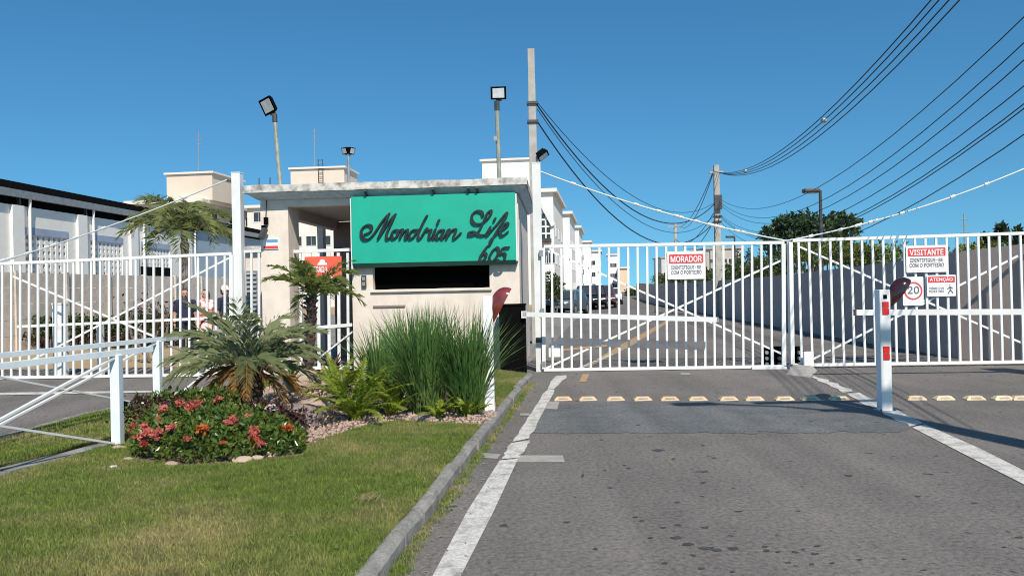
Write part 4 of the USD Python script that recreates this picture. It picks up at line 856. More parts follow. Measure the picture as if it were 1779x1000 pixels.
# ================================================================ POLES AND CABLES
def upole(label, x, y, z, r0, r1, arms, group='concrete utility poles', hw=None):
    t = thing('utility_pole', label, 'utility pole', (x, y, 0), group=group)
    m = bar((x, y, -.05), (x, y, z), r0 * 2, r0 * 1.7, side=(1, 0, 0), w2=r1 * 2); obj('shaft', m, concrete_pole, t)
    for zz_, hl, kind in arms:
        if kind == 'arm': obj('crossarm', bar((x - hl, y, zz_), (x + hl, y, zz_), .1, .12, side=(0, 0, 1)), concrete_pole, t)
        if kind == 'box': obj('cable_box', box(x - .18, x + .18, y - .32, y - .14, zz_ - .35, zz_ + .35), dark_metal, t)
        if kind == 'ring': obj('bracket', box(x - r0 - .01, x + r0 + .03, y - r0 - .01, y + r0 + .02, zz_ - .035, zz_ + .035), dark_metal, t)
    return t
q1 = W(917.5, 86, 22.5); X1, Y1, Z1 = q1[0] + .08, 22.5, q1[2]
upole('tall concrete utility pole right behind the guardhouse roof', X1, Y1, Z1, .14, .095, [(W(920, 180, Y1)[2], .2, 'ring'), (W(920, 212, Y1)[2], .2, 'ring')])
q2 = W(1244, 287, 38.5); X2, Y2, Z2 = q2[0], 38.5, q2[2]
upole('concrete utility pole beside the grey wall beyond the gate', X2, Y2, Z2, .17, .12, [(Z2 - .35, .35, 'arm'), (W(1244, 352, Y2)[2], .3, 'box'), (W(1244, 376, Y2)[2], .3, 'ring'), (W(1244, 385, Y2)[2], .3, 'ring')])
q3 = W(1173, 388, 75); upole('distant thin utility pole left of the pole by the wall', q3[0], 75, q3[2], .17, .12, [(q3[2] - .3, .8, 'arm')])
X4, Y4, Z4 = 6.2, 2.75, 8.4
up = upole('concrete utility pole with crossarms right of the camera', X4, Y4, Z4, .2, .12, [(Z4 - .25, .9, 'arm'), (Z4 - 1.0, .5, 'arm')])
obj('lamp_arm', tube([(X4, Y4, 7.0), (X4 - .8, Y4 + .2, 7.6), (X4 - 1.5, Y4 + .4, 7.7)], .05, 6), grey_metal, up)
obj('lamp_head', rbox((X4 - 1.8, Y4 + .47, 7.68), (.6, .24, .14), .05), grey_metal, up)
def cable(A, B, sag, r, m, label, cat_name, group, knots=0, n=26, **k):
    A, B = np.array(A, float), np.array(B, float); tt = np.linspace(0, 1, n); p = A + (B - A) * tt[:, None]; p[:, 2] -= 4 * sag * tt * (1 - tt)
    if not knots: return obj('cable' if m is wire_m else 'stay_cable', tube(p, r, 5), m, smooth=True, label=label, cat=cat_name, group=group)
    t = thing('stay_cable', label, cat_name, A, group=group); obj('strand', tube(p, r, 5), m, t, smooth=True)
    rg = np.random.default_rng(knots)
    for i in range(knots):
        u = rg.uniform(.08, .95); c = A + (B - A) * u; c[2] -= 4 * sag * u * (1 - u); d_ = (B - A) / np.linalg.norm(B - A)
        obj('clip', tube([c - d_ * .04, c + d_ * .04], r * 2.2, 6), m, t)
def sag_for(A, B, px, py):
    """The sag that takes the cable from A to B through the pixel."""
    A, B = np.array(A), np.array(B); u, v = ray(px, py); d_ = B - A
    k = (A[0] - u * A[1]) / (u * d_[1] - d_[0]); p = A + d_ * k; z = CAMH + v * p[1]
    return max(.05, (p[2] - z) / (4 * k * (1 - k)))
zz2 = lambda y: W(1244, y, Y2)[2]
for i, (y2, z4, px, py, off) in enumerate(((297, 8.35, 1636, 0, -.17), (298, 8.35, 1636, 0, -.06), (299, 8.33, 1636, 0, .08), (300, 8.3, 1636, 0, .22))):
    A, B = (X2 + .1 * i - .15, Y2, zz2(y2)), (X4 + off, Y4, z4)
    sg_ = sag_for((X2, Y2, zz2(299)), (X4, Y4, 8.35), px, py) + .03 * i; cable(A, B, sg_, .013, wire_m, 'thin black cable in the upper bundle at top right', 'cable', 'upper cable bundle at top right')
    if i == 1:
        for ux, sl_n in ((.22, 'nearest the utility pole'), (.52, 'in the middle'), (.72, 'nearest the top edge')):
            A_, B_ = np.array(A), np.array(B); c = A_ + (B_ - A_) * ux; c[2] -= 4 * sg_ * ux * (1 - ux)
            obj('cable_spacer', rbox(c, (.13, .16, .1), .03), grey_metal, label='small grey spacer clamped on the upper cable bundle, ' + sl_n, cat='spacer', group='spacers on the upper cable bundle')
low = [('highest', 345, 7.0, 1779, 30), ('second highest', 350, 6.8, 1779, 75), ('third highest', 354, 6.6, 1779, 105), ('fourth highest', 372, 6.1, 1779, 150), ('fifth highest', 374, 5.9, 1779, 181), ('second lowest', 376, 5.85, 1779, 189), ('lowest', 384, 5.5, 1779, 234)]
for nm, y2, z4, px, py in low:
    A, B = (X2 + .12, Y2, zz2(y2)), (X4, Y4, z4)
    cable(A, B, sag_for(A, B, px, py), .009, wire_m, f'black cable, {nm} of the lower fan running to the right edge', 'cable', 'lower cable fan at right')
for i, (y1, y2, px, py, r, nm) in enumerate(((178, 352, 1120, 352, .012, 'thin black cable, highest of those sagging from pole to pole'), (183, 354, 1090, 358, .022, 'thick black cable, upper one sagging from pole to pole'), (190, 374, 1060, 345, .012, 'thin black cable, second lowest of those sagging from pole to pole'), (212, 384, 1060, 370, .022, 'thick black cable, lowest of those sagging from pole to pole'))):
    A, B = (X1 + .15, Y1, W(922, y1, Y1)[2]), (X2 - .12, Y2, zz2(y2))
    cable(A, B, sag_for(A, B, px, py), r, wire_m, nm, 'cable', 'cables sagging between the two poles')
for i, (y2, yy3) in enumerate(((300, -.3), (303, -.35), (370, -1.5), (384, -2.0))):
    A, B = (X2 - .15, Y2 + .1, zz2(y2)), (q3[0] + (i % 2) * .6, 75, q3[2] + yy3)
    cable(A, B, .9, .02, wire_m, 'thin black cable running back to the distant utility pole', 'cable', 'cables to the distant pole')
# pale stays of the gates
cr = GP.pt(*GP.at(1366, 418, .05), .05)
cable(GP.pt(sR + .08, GP.z(941, 298, .1), .1), cr, .12, .014, rope_m, 'pale stay cable from tall right post down to the centre gate posts', 'cable', 'pale stay cables of the gates', 14)
cable(cr, GP.pt(GP.s(1900, .05), GP.z(1900, 240, .05), .05), .22, .014, rope_m, 'pale stay cable rising from the centre gate posts to the right edge', 'cable', 'pale stay cables of the gates', 12)
cable(GP.pt(sL - .2, GP.z(405, 312, .1), .1), GP.pt(GP.s(-140, .1), GP.z(-140, 490, .1), .1), .15, .014, rope_m, 'pale stay cable from tall left post down to the left edge', 'cable', 'pale stay cables of the gates', 14)
# street lamps behind the wall
def street_lamp(label, px, ytop, Y, xh, hl):
    a = W(px, ytop, Y); t = thing('street_lamp', label, 'street lamp', (a[0], Y, 0), group='street lamps behind the wall')
    obj('pole', tube([(a[0], Y, -.05), (a[0], Y, a[2])], [.09, .06], 8), dark_metal, t, smooth=40)
    b = W(xh, ytop, Y); obj('lamp_arm', tube([(a[0], Y, a[2] - .03), (b[0], Y, a[2] + .02)], .035, 6), dark_metal, t)
    hd = obj('lamp_head', rbox((b[0], Y, a[2]), (hl, .35, .16), .05), dark_metal, t, smooth=40)
    obj('lens', box(b[0] - hl * .4, b[0] + hl * .4, Y - .12, Y + .12, a[2] - .1, a[2] - .082), lens, hd)
street_lamp('dark street lamp rising before the tree behind the wall', 1425, 331, 30, 1409, .62)
street_lamp('small distant street lamp right of the utility pole', 1276, 411, 58, 1268, .6)
street_lamp('tiny far street lamp above the MORADOR sign', 1233, 436, 90, 1228, .6)
for i, (px, y0, y1, Y, lab) in enumerate(((547, 292, 222, 86, 'thin antenna mast above the laddered water tank'), (345, 298, 228, 83, 'thin antenna mast above the big water tank'), (1675, 420, 372, 60, 'thin distant antenna mast above the right wall'))):
    a, b = W(px, y0 + 8, Y), W(px, y1, Y); t = thing('antenna', lab, 'antenna', (*a[:2], 0 if i == 2 else a[2]))
    obj('mast', tube([(a[0], Y, -.05 if i == 2 else a[2]), b], .05, 5), grey_metal, t); 
    for k in range(3): obj('crossbar', tube([b + [-.35, 0, -.4 - .5 * k], b + [.35, 0, -.4 - .5 * k]], .025, 4), grey_metal, t)

# ================================================================ PLANTS
def frond(base, az, el, L, droop, ll, n, rng, w=.012, sweep=0.0, taper=.6, fold=.5):
    """One feather leaf: (midrib, leaflets). az, el: the way it sets out; droop bends it down along its length."""
    k = 12; pts = [np.array(base, float)]; e = el
    for i in range(k):
        e = el - droop * ((i + 1) / k) ** 1.3; pts.append(pts[-1] + L / k * np.array([math.cos(az) * math.cos(e), math.sin(az) * math.cos(e), math.sin(e)]))
    pts = np.array(pts); rib = tube(pts, np.linspace(w, w * .25, k + 1) * (1 if w > .006 else 2), 4)
    V, Fc = [], []
    for i in range(n):
        u = .12 + .88 * i / (n - 1); x = u * k; j = min(int(x), k - 1); p = pts[j] + (pts[j + 1] - pts[j]) * (x - j); d = pts[j + 1] - pts[j]; d /= np.linalg.norm(d)
        side = np.cross(d, [0, 0, 1]); side /= np.linalg.norm(side) + 1e-9; nrm = np.cross(side, d)
        l = ll * (math.sin(PI * min(1, u * .86 + .12)) ** taper) * rng.uniform(.8, 1.15)
        for sg_ in (-1, 1):
            o = side * sg_ * rng.uniform(.6, 1) + d * (rng.uniform(.3, .9) + sweep) + nrm * (fold * rng.uniform(-.2, 1.4)) ; o /= np.linalg.norm(o); q = p + o * l; q[2] -= l * .3 * rng.uniform(.0, 1.5)
            mid = p + o * l * .5; wv = np.cross(o, nrm); wv /= np.linalg.norm(wv) + 1e-9; wv *= w * .9
            b = len(V); V += [p, mid + wv, q, mid - wv]; Fc += [[b, b + 1, b + 2], [b, b + 2, b + 3]]
    return rib, trimesh.Trimesh(np.array(V), Fc, process=False)
def palm(name, label, base, top, r0, r1, fronds, m, bm, seed, group=None, ring=0, sweep=0.0):
    rg = np.random.default_rng(seed); t = thing(name, label, 'palm', base, group=group); base, top = np.array(base, float), np.array(top, float)
    n = 24; tt = np.linspace(0, 1, n); p = base + (top - base) * tt[:, None]; p[:, :2] += np.sin(tt * PI)[:, None] * np.array([.02, 0])
    tr = tube(p, (r0 + (r1 - r0) * tt) * (1 + .14 * np.sin(tt * n * 2.2) + rg.uniform(-.08, .08, n)), 12); tr_ = obj('trunk', tr, bm, t)
    if ring:                                                     # old leaf bases up the stem
        st = []
        for i in range(ring):
            u = (i + .5) / ring; a = i * 2.4; c = base + (top - base) * u; rr = r0 + (r1 - r0) * u; o = np.array([math.cos(a), math.sin(a), 0])
            st.append(bar(c + o * rr * .7, c + o * (rr + .03) + [0, 0, .06], .045, .02))
        obj('leaf_bases', cat(st), bm, tr_)
    for (L, el, dr, ll, nn, w, mm, az) in fronds(rg):
        rib, lf = frond(top + rg.normal(0, .02, 3), az, el, L, dr, ll, nn, rg, w, sweep)
        f = obj('frond', lf, mm, t); obj('midrib', rib, mm, f)
    return t
# feathery palm among the red flowers
cp = G(428, 728, .1)
def fr1(rg):
    out = [(rg.uniform(.75, 1.08), rg.uniform(.2, 1.35), rg.uniform(.5, 1.45), .30, 25, .0017, palm_leaf, i * 2.4 + rg.uniform(-.2, .2)) for i in range(36)]
    out += [(rg.uniform(.55, .8), rg.uniform(-.3, .1), rg.uniform(.7, 1.1), .2, 30, .012, dead, i * 1.1 + 3.6) for i in range(9)]
    return out
palm('feathery_palm', 'low feathery grey green palm with orange dead fronds amid red flowers', cp, cp + [0.02, .05, .64], .17, .14, fr1, palm_leaf, bark, 3, ring=46, sweep=.8)
yp = np.array([*W(533, 640, 12.6)[:2], .1]); ytop = W(541, 516, 12.6)
def fr2(rg): return [(rg.uniform(.8, 1.1), rg.uniform(.3, 1.35), rg.uniform(.9, 1.7), .25, 30, .0055, palm_green, i * 2.4 + rg.uniform(-.3, .3)) for i in range(17)]
palm('slender_palm', 'young palm with dark shaggy trunk before the pedestrian gate', yp, ytop, .07, .085, fr2, palm_green, bark, 5, ring=60, sweep=.35)
fp = np.array([*W(322, 560, 24)[:2], 0]); ft = W(320, 400, 24)
def fr3(rg): return [(rg.uniform(1.7, 2.5), rg.uniform(.3, 1.45), rg.uniform(1.3, 2.5), .5, 30, .009, palm_far, i * 2.4 + rg.uniform(-.3, .3)) for i in range(24)]
palm('tall_palm', 'tall drooping palm behind the left gate before the warehouse', fp, ft, .15, .11, fr3, palm_far, bark_grey, 8)

# tall grass clumps
for i, (px, py, n, h, sp, lab) in enumerate(((662, 690, 360, 1.05, .22, 'tall green grass clump leftmost against the guardhouse'), (742, 716, 640, 1.32, .27, 'tall green grass clump in the middle, behind the ferns'), (812, 716, 560, 1.28, .24, 'tall green grass clump against the white card reader post'), (715, 676, 380, 1.25, .3, 'tall green grass clump behind, near the guardhouse wall'))):
    c = G(px, py, .1); rg = np.random.default_rng(40 + i); a = rg.uniform(0, 2 * PI, n); rr = sp * np.sqrt(rg.uniform(0, 1, n)) * .75
    P = np.c_[c[0] + rr * np.cos(a), c[1] + rr * np.sin(a), np.full(n, .09)]; a2 = a + rg.normal(0, .7, n); D_ = np.c_[np.cos(a2), np.sin(a2)]
    t = thing('tall_grass', lab, 'tall grass', c, group='tall grass clumps before the guardhouse')
    L_ = h * rg.uniform(.6, 1.08, n); be = np.abs(rg.normal(.16, .28, n)) + .04
    k = rg.uniform(0, 1, n) < .14
    obj('blades', blades(P[~k], D_[~k], L_[~k], rg.uniform(.015, .029, (~k).sum()), be[~k], rg, 5), reed, t, kind='stuff')
    obj('dry_blades', blades(P[k], D_[k], L_[k] * .9, rg.uniform(.006, .011, k.sum()), be[k] * 2.2, rg, 5), reed_tip, t, kind='stuff')
# ferns
fern_first = None
for i, (px, py, s, n, lab) in enumerate(((620, 728, 1.05, 26, 'bright yellow green fern nearest the pale gravel edge'), (690, 706, .85, 20, 'bright green fern beside the first, left of the tall grass'), (590, 690, .85, 18, 'arching fern leaning left over the pale rocks'), (655, 682, 1.0, 22, 'bright fern behind the others beside the tall grass'), (682, 722, .55, 10, 'low fern at the foot of the middle tall grass'), (760, 726, .45, 9, 'small upright fern at the gravel edge between grass clumps'), (812, 722, .42, 9, 'small yellow green fern near the white post foot'))):
    c = G(px, py, .1); rg = np.random.default_rng(60 + i); t = thing('fern', lab, 'fern', c, group='bright ferns in the planting bed')
    for j in range(n):
        rib, lf = frond(c + [rg.normal(0, .03), rg.normal(0, .03), mound(*c[:2]) * .8], j * 2.4 + rg.uniform(-.3, .3), rg.uniform(.75, 1.4), s * rg.uniform(.62, .88), rg.uniform(.5, 1.6), .10 * s ** .5, 40, rg, .009, fold=.1)
        f = obj('frond', lf, fern_m, t); obj('midrib', rib, fern_m, f)
# bromeliad and dark sprouts
def rosette(name, label, c, n, L, w, m, seed, cat_name='plant', el=(.5, 1.2)):
    rg = np.random.default_rng(seed); t = thing(name, label, cat_name, c)
    for j in range(n):
        a = j * 2.4; P_ = np.array([[c[0], c[1], c[2]]]); D_ = np.array([[math.cos(a), math.sin(a)]])
        obj('leaf', blades(P_, D_, [L * rg.uniform(.7, 1.1)], [w], [rg.uniform(*el)], rg, 5), m, t)
    return t
rosette('bromeliad', 'dark red bromeliad between the pedestrian gate and ferns', W(578, 655, 11.6), 18, .42, .07, purple, 11, el=(.3, 1.0))
rosette('spiky_plant', 'green spiky plant between the two palms', W(505, 672, 10.6), 16, .5, .05, palm_green, 12)
rosette('sprouting_plant', 'small purple sprout on the pebble mound before the rocks', W(556, 704, 9.8), 14, .2, .035, purple, 13)
# rocks
for i, (px, py, r, m, lab) in enumerate(((520, 735, (.28, .3, .26), rock_m, 'grey rock right of the red flower shrub'), (548, 716, (.26, .28, .22), rock_pale, 'pale rock on the mound under the feathery palm'), (585, 710, (.16, .2, .26), rock_m, 'grey upright rock left of the nearest fern'), (648, 716, (.14, .16, .15), rock_m, 'grey rock between the two nearest ferns'), (735, 729, (.14, .12, .08), rock_m, 'low grey rock on gravel before the middle tall grass'), (520, 690, (.3, .3, .3), rock_pale, 'large pale rock behind, near the spiky plant'), (575, 672, (.3, .25, .18), rock_pale, 'pale flat rock below the dark red bromeliad'), (500, 752, (.12, .12, .08), rock_m, 'small dark rock at the right end of the red shrub'))):
    c = G(px, py, .1); obj('rock', rock(c + [0, 0, mound(c[0], c[1]) + r[2] * .15], r, i + 2), m, smooth=35, label=lab, cat='rock', group='rocks in the planting bed')
# red flowered shrub
sh_c = np.array([(G(300, 790, .1) + G(470, 790, .1)) / 2]).ravel()
poly = Polygon(rp([(228, 795), (300, 806), (420, 800), (527, 786), (532, 762), (470, 748), (380, 742), (330, 738), (270, 738), (232, 768)], .1))
obj('shrub_bed', sheet(Polygon(rp(rough_edge([(218, 800), (300, 812), (420, 807), (535, 792), (540, 762), (470, 735), (380, 730), (330, 722), (262, 728), (222, 768)], 1.5, 8), .1)), .089), soil, kind='structure')
t = thing('flowering_shrub', 'low dark green shrub bed covered with red and orange flowers', 'shrub', (*poly.centroid.coords[0], .09))
g_ = inside(poly, 9500, R); dist = np.array([poly.exterior.distance(Point(p)) for p in g_]); hx = .23 + .13 * np.clip((-g_[:, 0] - 2.4) / 1.2, 0, 1)
top_ = np.minimum(1, dist / .22) ** .5 * hx * (.5 + 1.0 * meshkit.fbm(np.c_[g_ * 4.5, g_[:, :1] * 0], 3, 4))
zz = .1 + top_ * R.uniform(0.1, 1, len(g_)) ** .45
obj('foliage', leaves(np.c_[g_, zz], .062, .5, R, .5), ixora_m, t, kind='stuff')
stem = [tube([(x, y, .08), (x + R.normal(0, .04), y + R.normal(0, .04), .1 + h * .8)], [.008, .004], 4) for (x, y), h in zip(g_[::60], top_[::60])]
obj('stems', cat(stem), bark, t, kind='stuff')
def flower(c, r, m, n, seed):
    rg = np.random.default_rng(seed); d = rg.normal(size=(n, 3)); d[:, 2] = np.abs(d[:, 2]) + .1; d /= np.linalg.norm(d, axis=1, keepdims=True)
    return leaves(c + d * r * rg.uniform(.5, 1, (n, 1)), r * .75, .75, rg, .4)
from scipy.spatial import cKDTree
bl_ = []
for px, py, n, hgt in ((300, 722, 900, .42), (375, 716, 800, .42), (450, 726, 1100, .3), (490, 726, 600, .22), (270, 732, 500, .4)):
    c = G(px, py + 26, .1); bl_.append(np.c_[c[:2] + R.normal(0, 1, (120, 2)) * [.16, .14], np.full(120, hgt)])
bl_ = np.vstack(bl_); tree2 = cKDTree(np.vstack([g_, bl_[:, :2]])); top2 = np.r_[top_, bl_[:, 2]]
fl = [(234, 748, 1, 0), (252, 744, .9, 0), (258, 757, 1.1, 0), (243, 763, .9, 0), (268, 762, .9, 0), (250, 774, .8, 0), (276, 752, .8, 0), (297, 746, .9, 0), (282, 714, 1, 0), (312, 703, .9, 0), (338, 708, 1.4, 0), (330, 713, 1, 0), (346, 702, .9, 0), (400, 737, 1.1, 0), (404, 731, .8, 0), (430, 728, .9, 0), (380, 694, .8, 0), (372, 699, .7, 0), (352, 748, 1, 1), (442, 750, .9, 0), (441, 760, .9, 0), (452, 772, .9, 0), (446, 765, .7, 1), (498, 746, .9, 1), (325, 765, .7, 0), (472, 712, 1, 2), (274, 730, .7, 0), (235, 740, .7, 0), (388, 770, .5, 1), (510, 752, .6, 1)]
for i, (px, py, s, k) in enumerate(fl):
    for Yf in np.arange(6.6, 10.2, .02):
        c = W(px, py, Yf); hh, ii = tree2.query(c[:2])
        if hh < .12 and c[2] <= .1 + top2[ii] * .95: break
        if Yf > 8.6: break
    c = W(px, py, Yf - .05); f = flower(c, .052 * s, (petal, petal_or, petal_white)[k], 60, 100 + i)
    obj('flower_cluster', f, (petal, petal_or, petal_white)[k], t)
for i, (px, py, n, hgt) in enumerate(((300, 722, 900, .42), (375, 716, 800, .42), (450, 726, 1100, .3), (490, 726, 600, .22), (270, 732, 500, .4))):
    c = G(px, py + 26, .1); P_ = c + R.normal(0, 1, (n, 3)) * [.16, .14, 0]; P_[:, 2] = .1 + R.uniform(.05, 1, n) ** .6 * hgt
    obj('foliage', leaves(P_, .065, .5, R, .5), ixora_m if i < 2 else purple, t, kind='stuff')
# stones along the shrub's edge and scraps on the lawn
for i, (px, py, r) in enumerate(((222, 797, .035), (297, 806, .05), (420, 799, .07), (446, 795, .05), (470, 791, .05), (205, 778, .05), (197, 811, .028))):
    c = G(px, py, .1); obj('edge_stone', rock(c, (r * 1.4, r, r * .8), 30 + i, 1), rock_pale if i != 6 else print_white, smooth=35, label=['small pale stone at the left tip of the red shrub', 'brownish stone at the front left edge of the red shrub', 'largest brownish stone at the front edge of the red shrub', 'brownish stone just right of the largest edge stone', 'brownish stone at the right front edge of the red shrub', 'pale rubble at the foot of the nearer barrier post', 'white pebble lying alone on the lawn at left'][i], cat='stone', group='stones by the red shrub')
c = G(634, 872, .1); rg = np.random.default_rng(3); n = 60
P_ = c + rg.normal(0, 1, (n, 3)) * [.05, .035, 0]; P_[:, 2] = .11 + rg.uniform(0, .02, n); a = rg.normal(.3, .5, n)
obj('straw', blades(P_, np.c_[np.cos(a), np.sin(a)], rg.uniform(.06, .14, n), .004, 1.5, rg, 2), straw, label='small heap of dry cut straw lying on the lawn', cat='straw')

rg = np.random.default_rng(91); n = 170; u_ = rg.uniform(-.5, 8.6, n)
P_ = np.array([np.r_[kp(a, -abs(rg.normal(0, .18)) - .03), .008] for a in u_]); P2 = np.c_[rg.uniform(-3.2, -.9, 40), rg.uniform(4.2, 8.0, 40), np.full(40, .115)]; Pl_ = np.vstack([P_, P2])
lv = leaves(Pl_, .035, .5, rg, 0, 1.0); z_0 = np.repeat(Pl_, 4, 0)[:, 2]; lv.vertices[:, 2] = z_0 + np.abs(lv.vertices[:, 2] - z_0) * .35
obj('fallen_leaves', lv, straw, label='dry fallen leaves scattered along the kerb and lawn', cat='leaves', kind='stuff')
# trees and hedges
def tree(name, label, base, height, blobs, nleaf, ls, m, seed, trunk_r=.16, group=None, cat_name='tree'):
    rg = np.random.default_rng(seed); base = np.array(base, float); t = thing(name, label, cat_name, base, group=group)
    cen = [np.array(b[:3]) for b in blobs]; mid = np.mean(cen, 0); fork = base + (np.array([mid[0], mid[1], 0]) - [base[0], base[1], 0]) * .4; fork[2] = base[2] + height * .4
    tr = obj('trunk', tube([base - [0, 0, .05], (base + fork) / 2 + [.06, 0, 0], fork], [trunk_r, trunk_r * .8, trunk_r * .65], 8), bark_grey, t, smooth=40)
    obj('limbs', cat([tube([fork, (fork + c) / 2 + rg.normal(0, .1, 3), c], [trunk_r * .5, trunk_r * .3, trunk_r * .1], 5) for c in cen]), bark_grey, tr)
    P_ = []
    vol = np.array([b[3] * b[4] * b[5] for b in blobs]); 
    for b, k in zip(blobs, np.maximum(60, nleaf * vol / vol.sum()).astype(int)):
        d = rg.normal(size=(k, 3)); d /= np.linalg.norm(d, axis=1, keepdims=True); q = d * (rg.uniform(.15, 1, (k, 1)) ** .4); ok = meshkit.noise(np.array(b[:3]) + q * 3.1, seed) > .42
        P_.append(np.array(b[:3]) + q[ok] * np.array(b[3:]))
    obj('crown', leaves(np.vstack(P_), ls, .55, rg, .25), m, t); return t
Y = 45
bl = []
for px, py, r in ((1345, 408, 26), (1375, 390, 30), (1410, 398, 34), (1445, 392, 32), (1470, 388, 24), (1395, 420, 34), (1440, 425, 34), (1350, 430, 26), (1478, 405, 16), (1400, 376, 16), (1455, 376, 14)):
    c = W(px, py, Y + R.uniform(-1.5, 1.5)); bl.append((*c, r * Y / F * 1.05, r * Y / F, r * Y / F * .62))
tree('broad_tree', 'broad dark green tree behind the grey wall and street lamp', (W(1410, 500, Y)[0], Y, 0), 4.5, bl, 7500, .3, tree_m, 21, .22)
for i, (px, py, Yt, r, lab) in enumerate(((1740, 396, 26, 13, 'small treetop above the right end of the grey wall'), (1768, 402, 26, 15, 'small bushy treetop at the right picture edge above the wall'), (1712, 410, 27, 9, 'lowest small treetop above the wall, left of two others'))):
    b = []
    for j in range(4):
        c = W(px + R.normal(0, r * .3), py + j * r * .5, Yt); b.append((*c, r * Yt / F * (.5 + .2 * j), r * Yt / F * .6, r * Yt / F * .6))
    tree('small_tree', lab, (W(px, 500, Yt)[0], Yt, 0), 3.0, b, 900, .16, far_tree, 22 + i, .07, 'small treetops above the right wall')
for i, (px, pt, Yt, lab) in enumerate(((1282, 438, 80, 'narrow dark conifer behind the wall, right of the pole'), (1302, 434, 84, 'narrow dark conifer left of the broad tree'), (1322, 436, 78, 'narrow dark conifer beside the broad tree'))):
    b = []
    for j in range(5):
        c = W(px, pt + 4 + j * 11, Yt); b.append((*c, (.25 + .22 * j) * 1.1, .6, .5))
    tree('conifer', lab, (W(px, 500, Yt)[0], Yt, 0), 3.5, b, 900, .28, far_tree, 31 + i, .12, 'conifers beyond the wall')
def bushes(name, label, pts, rr, n, ls, m, seed, cat_name='hedge', gaps=0.0):
    rg = np.random.default_rng(seed); P_ = []
    for p in pts:
        if rg.uniform() < gaps: continue
        k = n // len(pts); d = rg.normal(size=(k, 3)); d /= np.linalg.norm(d, axis=1, keepdims=True); q = d * rg.uniform(.3, 1, (k, 1)) ** .5; ok = meshkit.noise(np.array(p) + q * 2.5, seed) > .33
        P_.append(np.array(p) + q[ok] * np.array(rr) * rg.uniform(.8, 1.25))
    P_ = np.vstack(P_); P_[:, 2] = np.maximum(P_[:, 2], .02); t = thing(name, label, cat_name, pts[0])
    obj('foliage', leaves(P_, ls, .55, rg, .3), m, t, kind='stuff')
    st = [tube([(p[0], p[1], -.02), (p[0], p[1], p[2])], [.04, .02], 5) for p in pts]; obj('stems', cat(st), bark_grey, t, kind='stuff'); return t
def along_wall(x0, x1, n, ytop, off=.55):
    out = []
    for px in np.linspace(x0, x1, n):
        best = None
        for i in range(len(wall_pts) - 1):
            for q in np.linspace(0, 1, 30):
                p = wall_pts[i] + (wall_pts[i + 1] - wall_pts[i]) * q; u, _ = ray(px, 480); e = abs(p[0] + off - u * p[1])
                if best is None or e < best[0]: best = (e, p)
        p = best[1]; z = W(px, ytop(px), p[1])[2]; out.append((p[0] + off, p[1] + .1, z - .3))
    return out
bushes('creeper_hedge', 'yellow green creeper hedge growing over the top of the grey wall', along_wall(1378, 1570, 26, lambda x: 424 + max(0, (x - 1480)) * .05, .5), (.45, .6, .38), 6500, .13, creeper_m, 51, gaps=.3)
bushes('low_creeper', 'sparse creeper along the right end of the grey wall top', along_wall(1590, 1735, 14, lambda x: 424 - (x - 1590) * .13, .4), (.3, .4, .16), 1100, .10, creeper_m, 52, gaps=.35)
bushes('hedge', 'dark hedge above the far wall, left of the utility pole', along_wall(1150, 1240, 14, lambda x: 482, 1.0), (1.0, 2.0, .75), 2600, .28, hedge_m, 53)
bushes('hedge', 'dark hedge above the wall between the pole and broad tree', along_wall(1255, 1372, 14, lambda x: 466 - (x - 1255) * .1, .9), (.7, 1.2, .6), 2600, .2, hedge_m, 54)
fp_ = along_wall(1385, 1560, 8, lambda x: 450, .25)
bushes('hedge', 'trimmed green hedge behind the left gate before the panel wall', [(x, 25 + .2 * math.sin(x), .55) for x in np.linspace(-20.5, -10.2, 26)], (.5, .5, .52), 15000, .12, hedge_m, 55)
bushes('dark_shrub', 'dark red shrub row under the trimmed hedge at left', [(x, 24.3, .25) for x in np.linspace(-20, -11, 14)], (.4, .3, .25), 1500, .12, purple, 56, 'shrub')
bushes('shrub', 'green shrub growing by the parked cars inside the gate', [tuple(W(956, 490, 42)), tuple(W(967, 497, 42)), tuple(W(962, 508, 42))], (.45, .5, .6), 1300, .16, hedge_m, 57, 'shrub')
bushes('shrub', 'green shrub at the end of the inner road', [tuple(W(1098, 510, 120)), tuple(W(1106, 518, 120))], (1.2, 1.5, 1.1), 900, .35, hedge_m, 58, 'shrub')
# bare branching shrub behind the left gate
t = thing('bare_shrub', 'bare curving shrub behind the left gate near the people', 'shrub', (*W(262, 560, 19)[:2], 0)); rg = np.random.default_rng(9)
b0 = np.array([*W(262, 560, 19)[:2], 0])
for k in range(9):
    a = rg.uniform(-1, 1); s = rg.choice([-1, 1]); pts = spline([b0 + [s * .05, 0, 0], b0 + [s * rg.uniform(.1, .5), rg.normal(0, .1), .6], b0 + [s * rg.uniform(.1, .55), rg.normal(0, .15), 1.1], b0 + [s * rg.uniform(-.2, .6), rg.normal(0, .2), 1.45]], 5)
    obj('branch', tube(pts, np.linspace(.035, .012, len(pts)), 5), bark_grey, t)
P_ = b0 + rg.normal(0, 1, (260, 3)) * [.35, .25, .3] + [0, 0, 1.0]; obj('foliage', leaves(P_, .1, .5, rg), purple, t, kind='stuff')

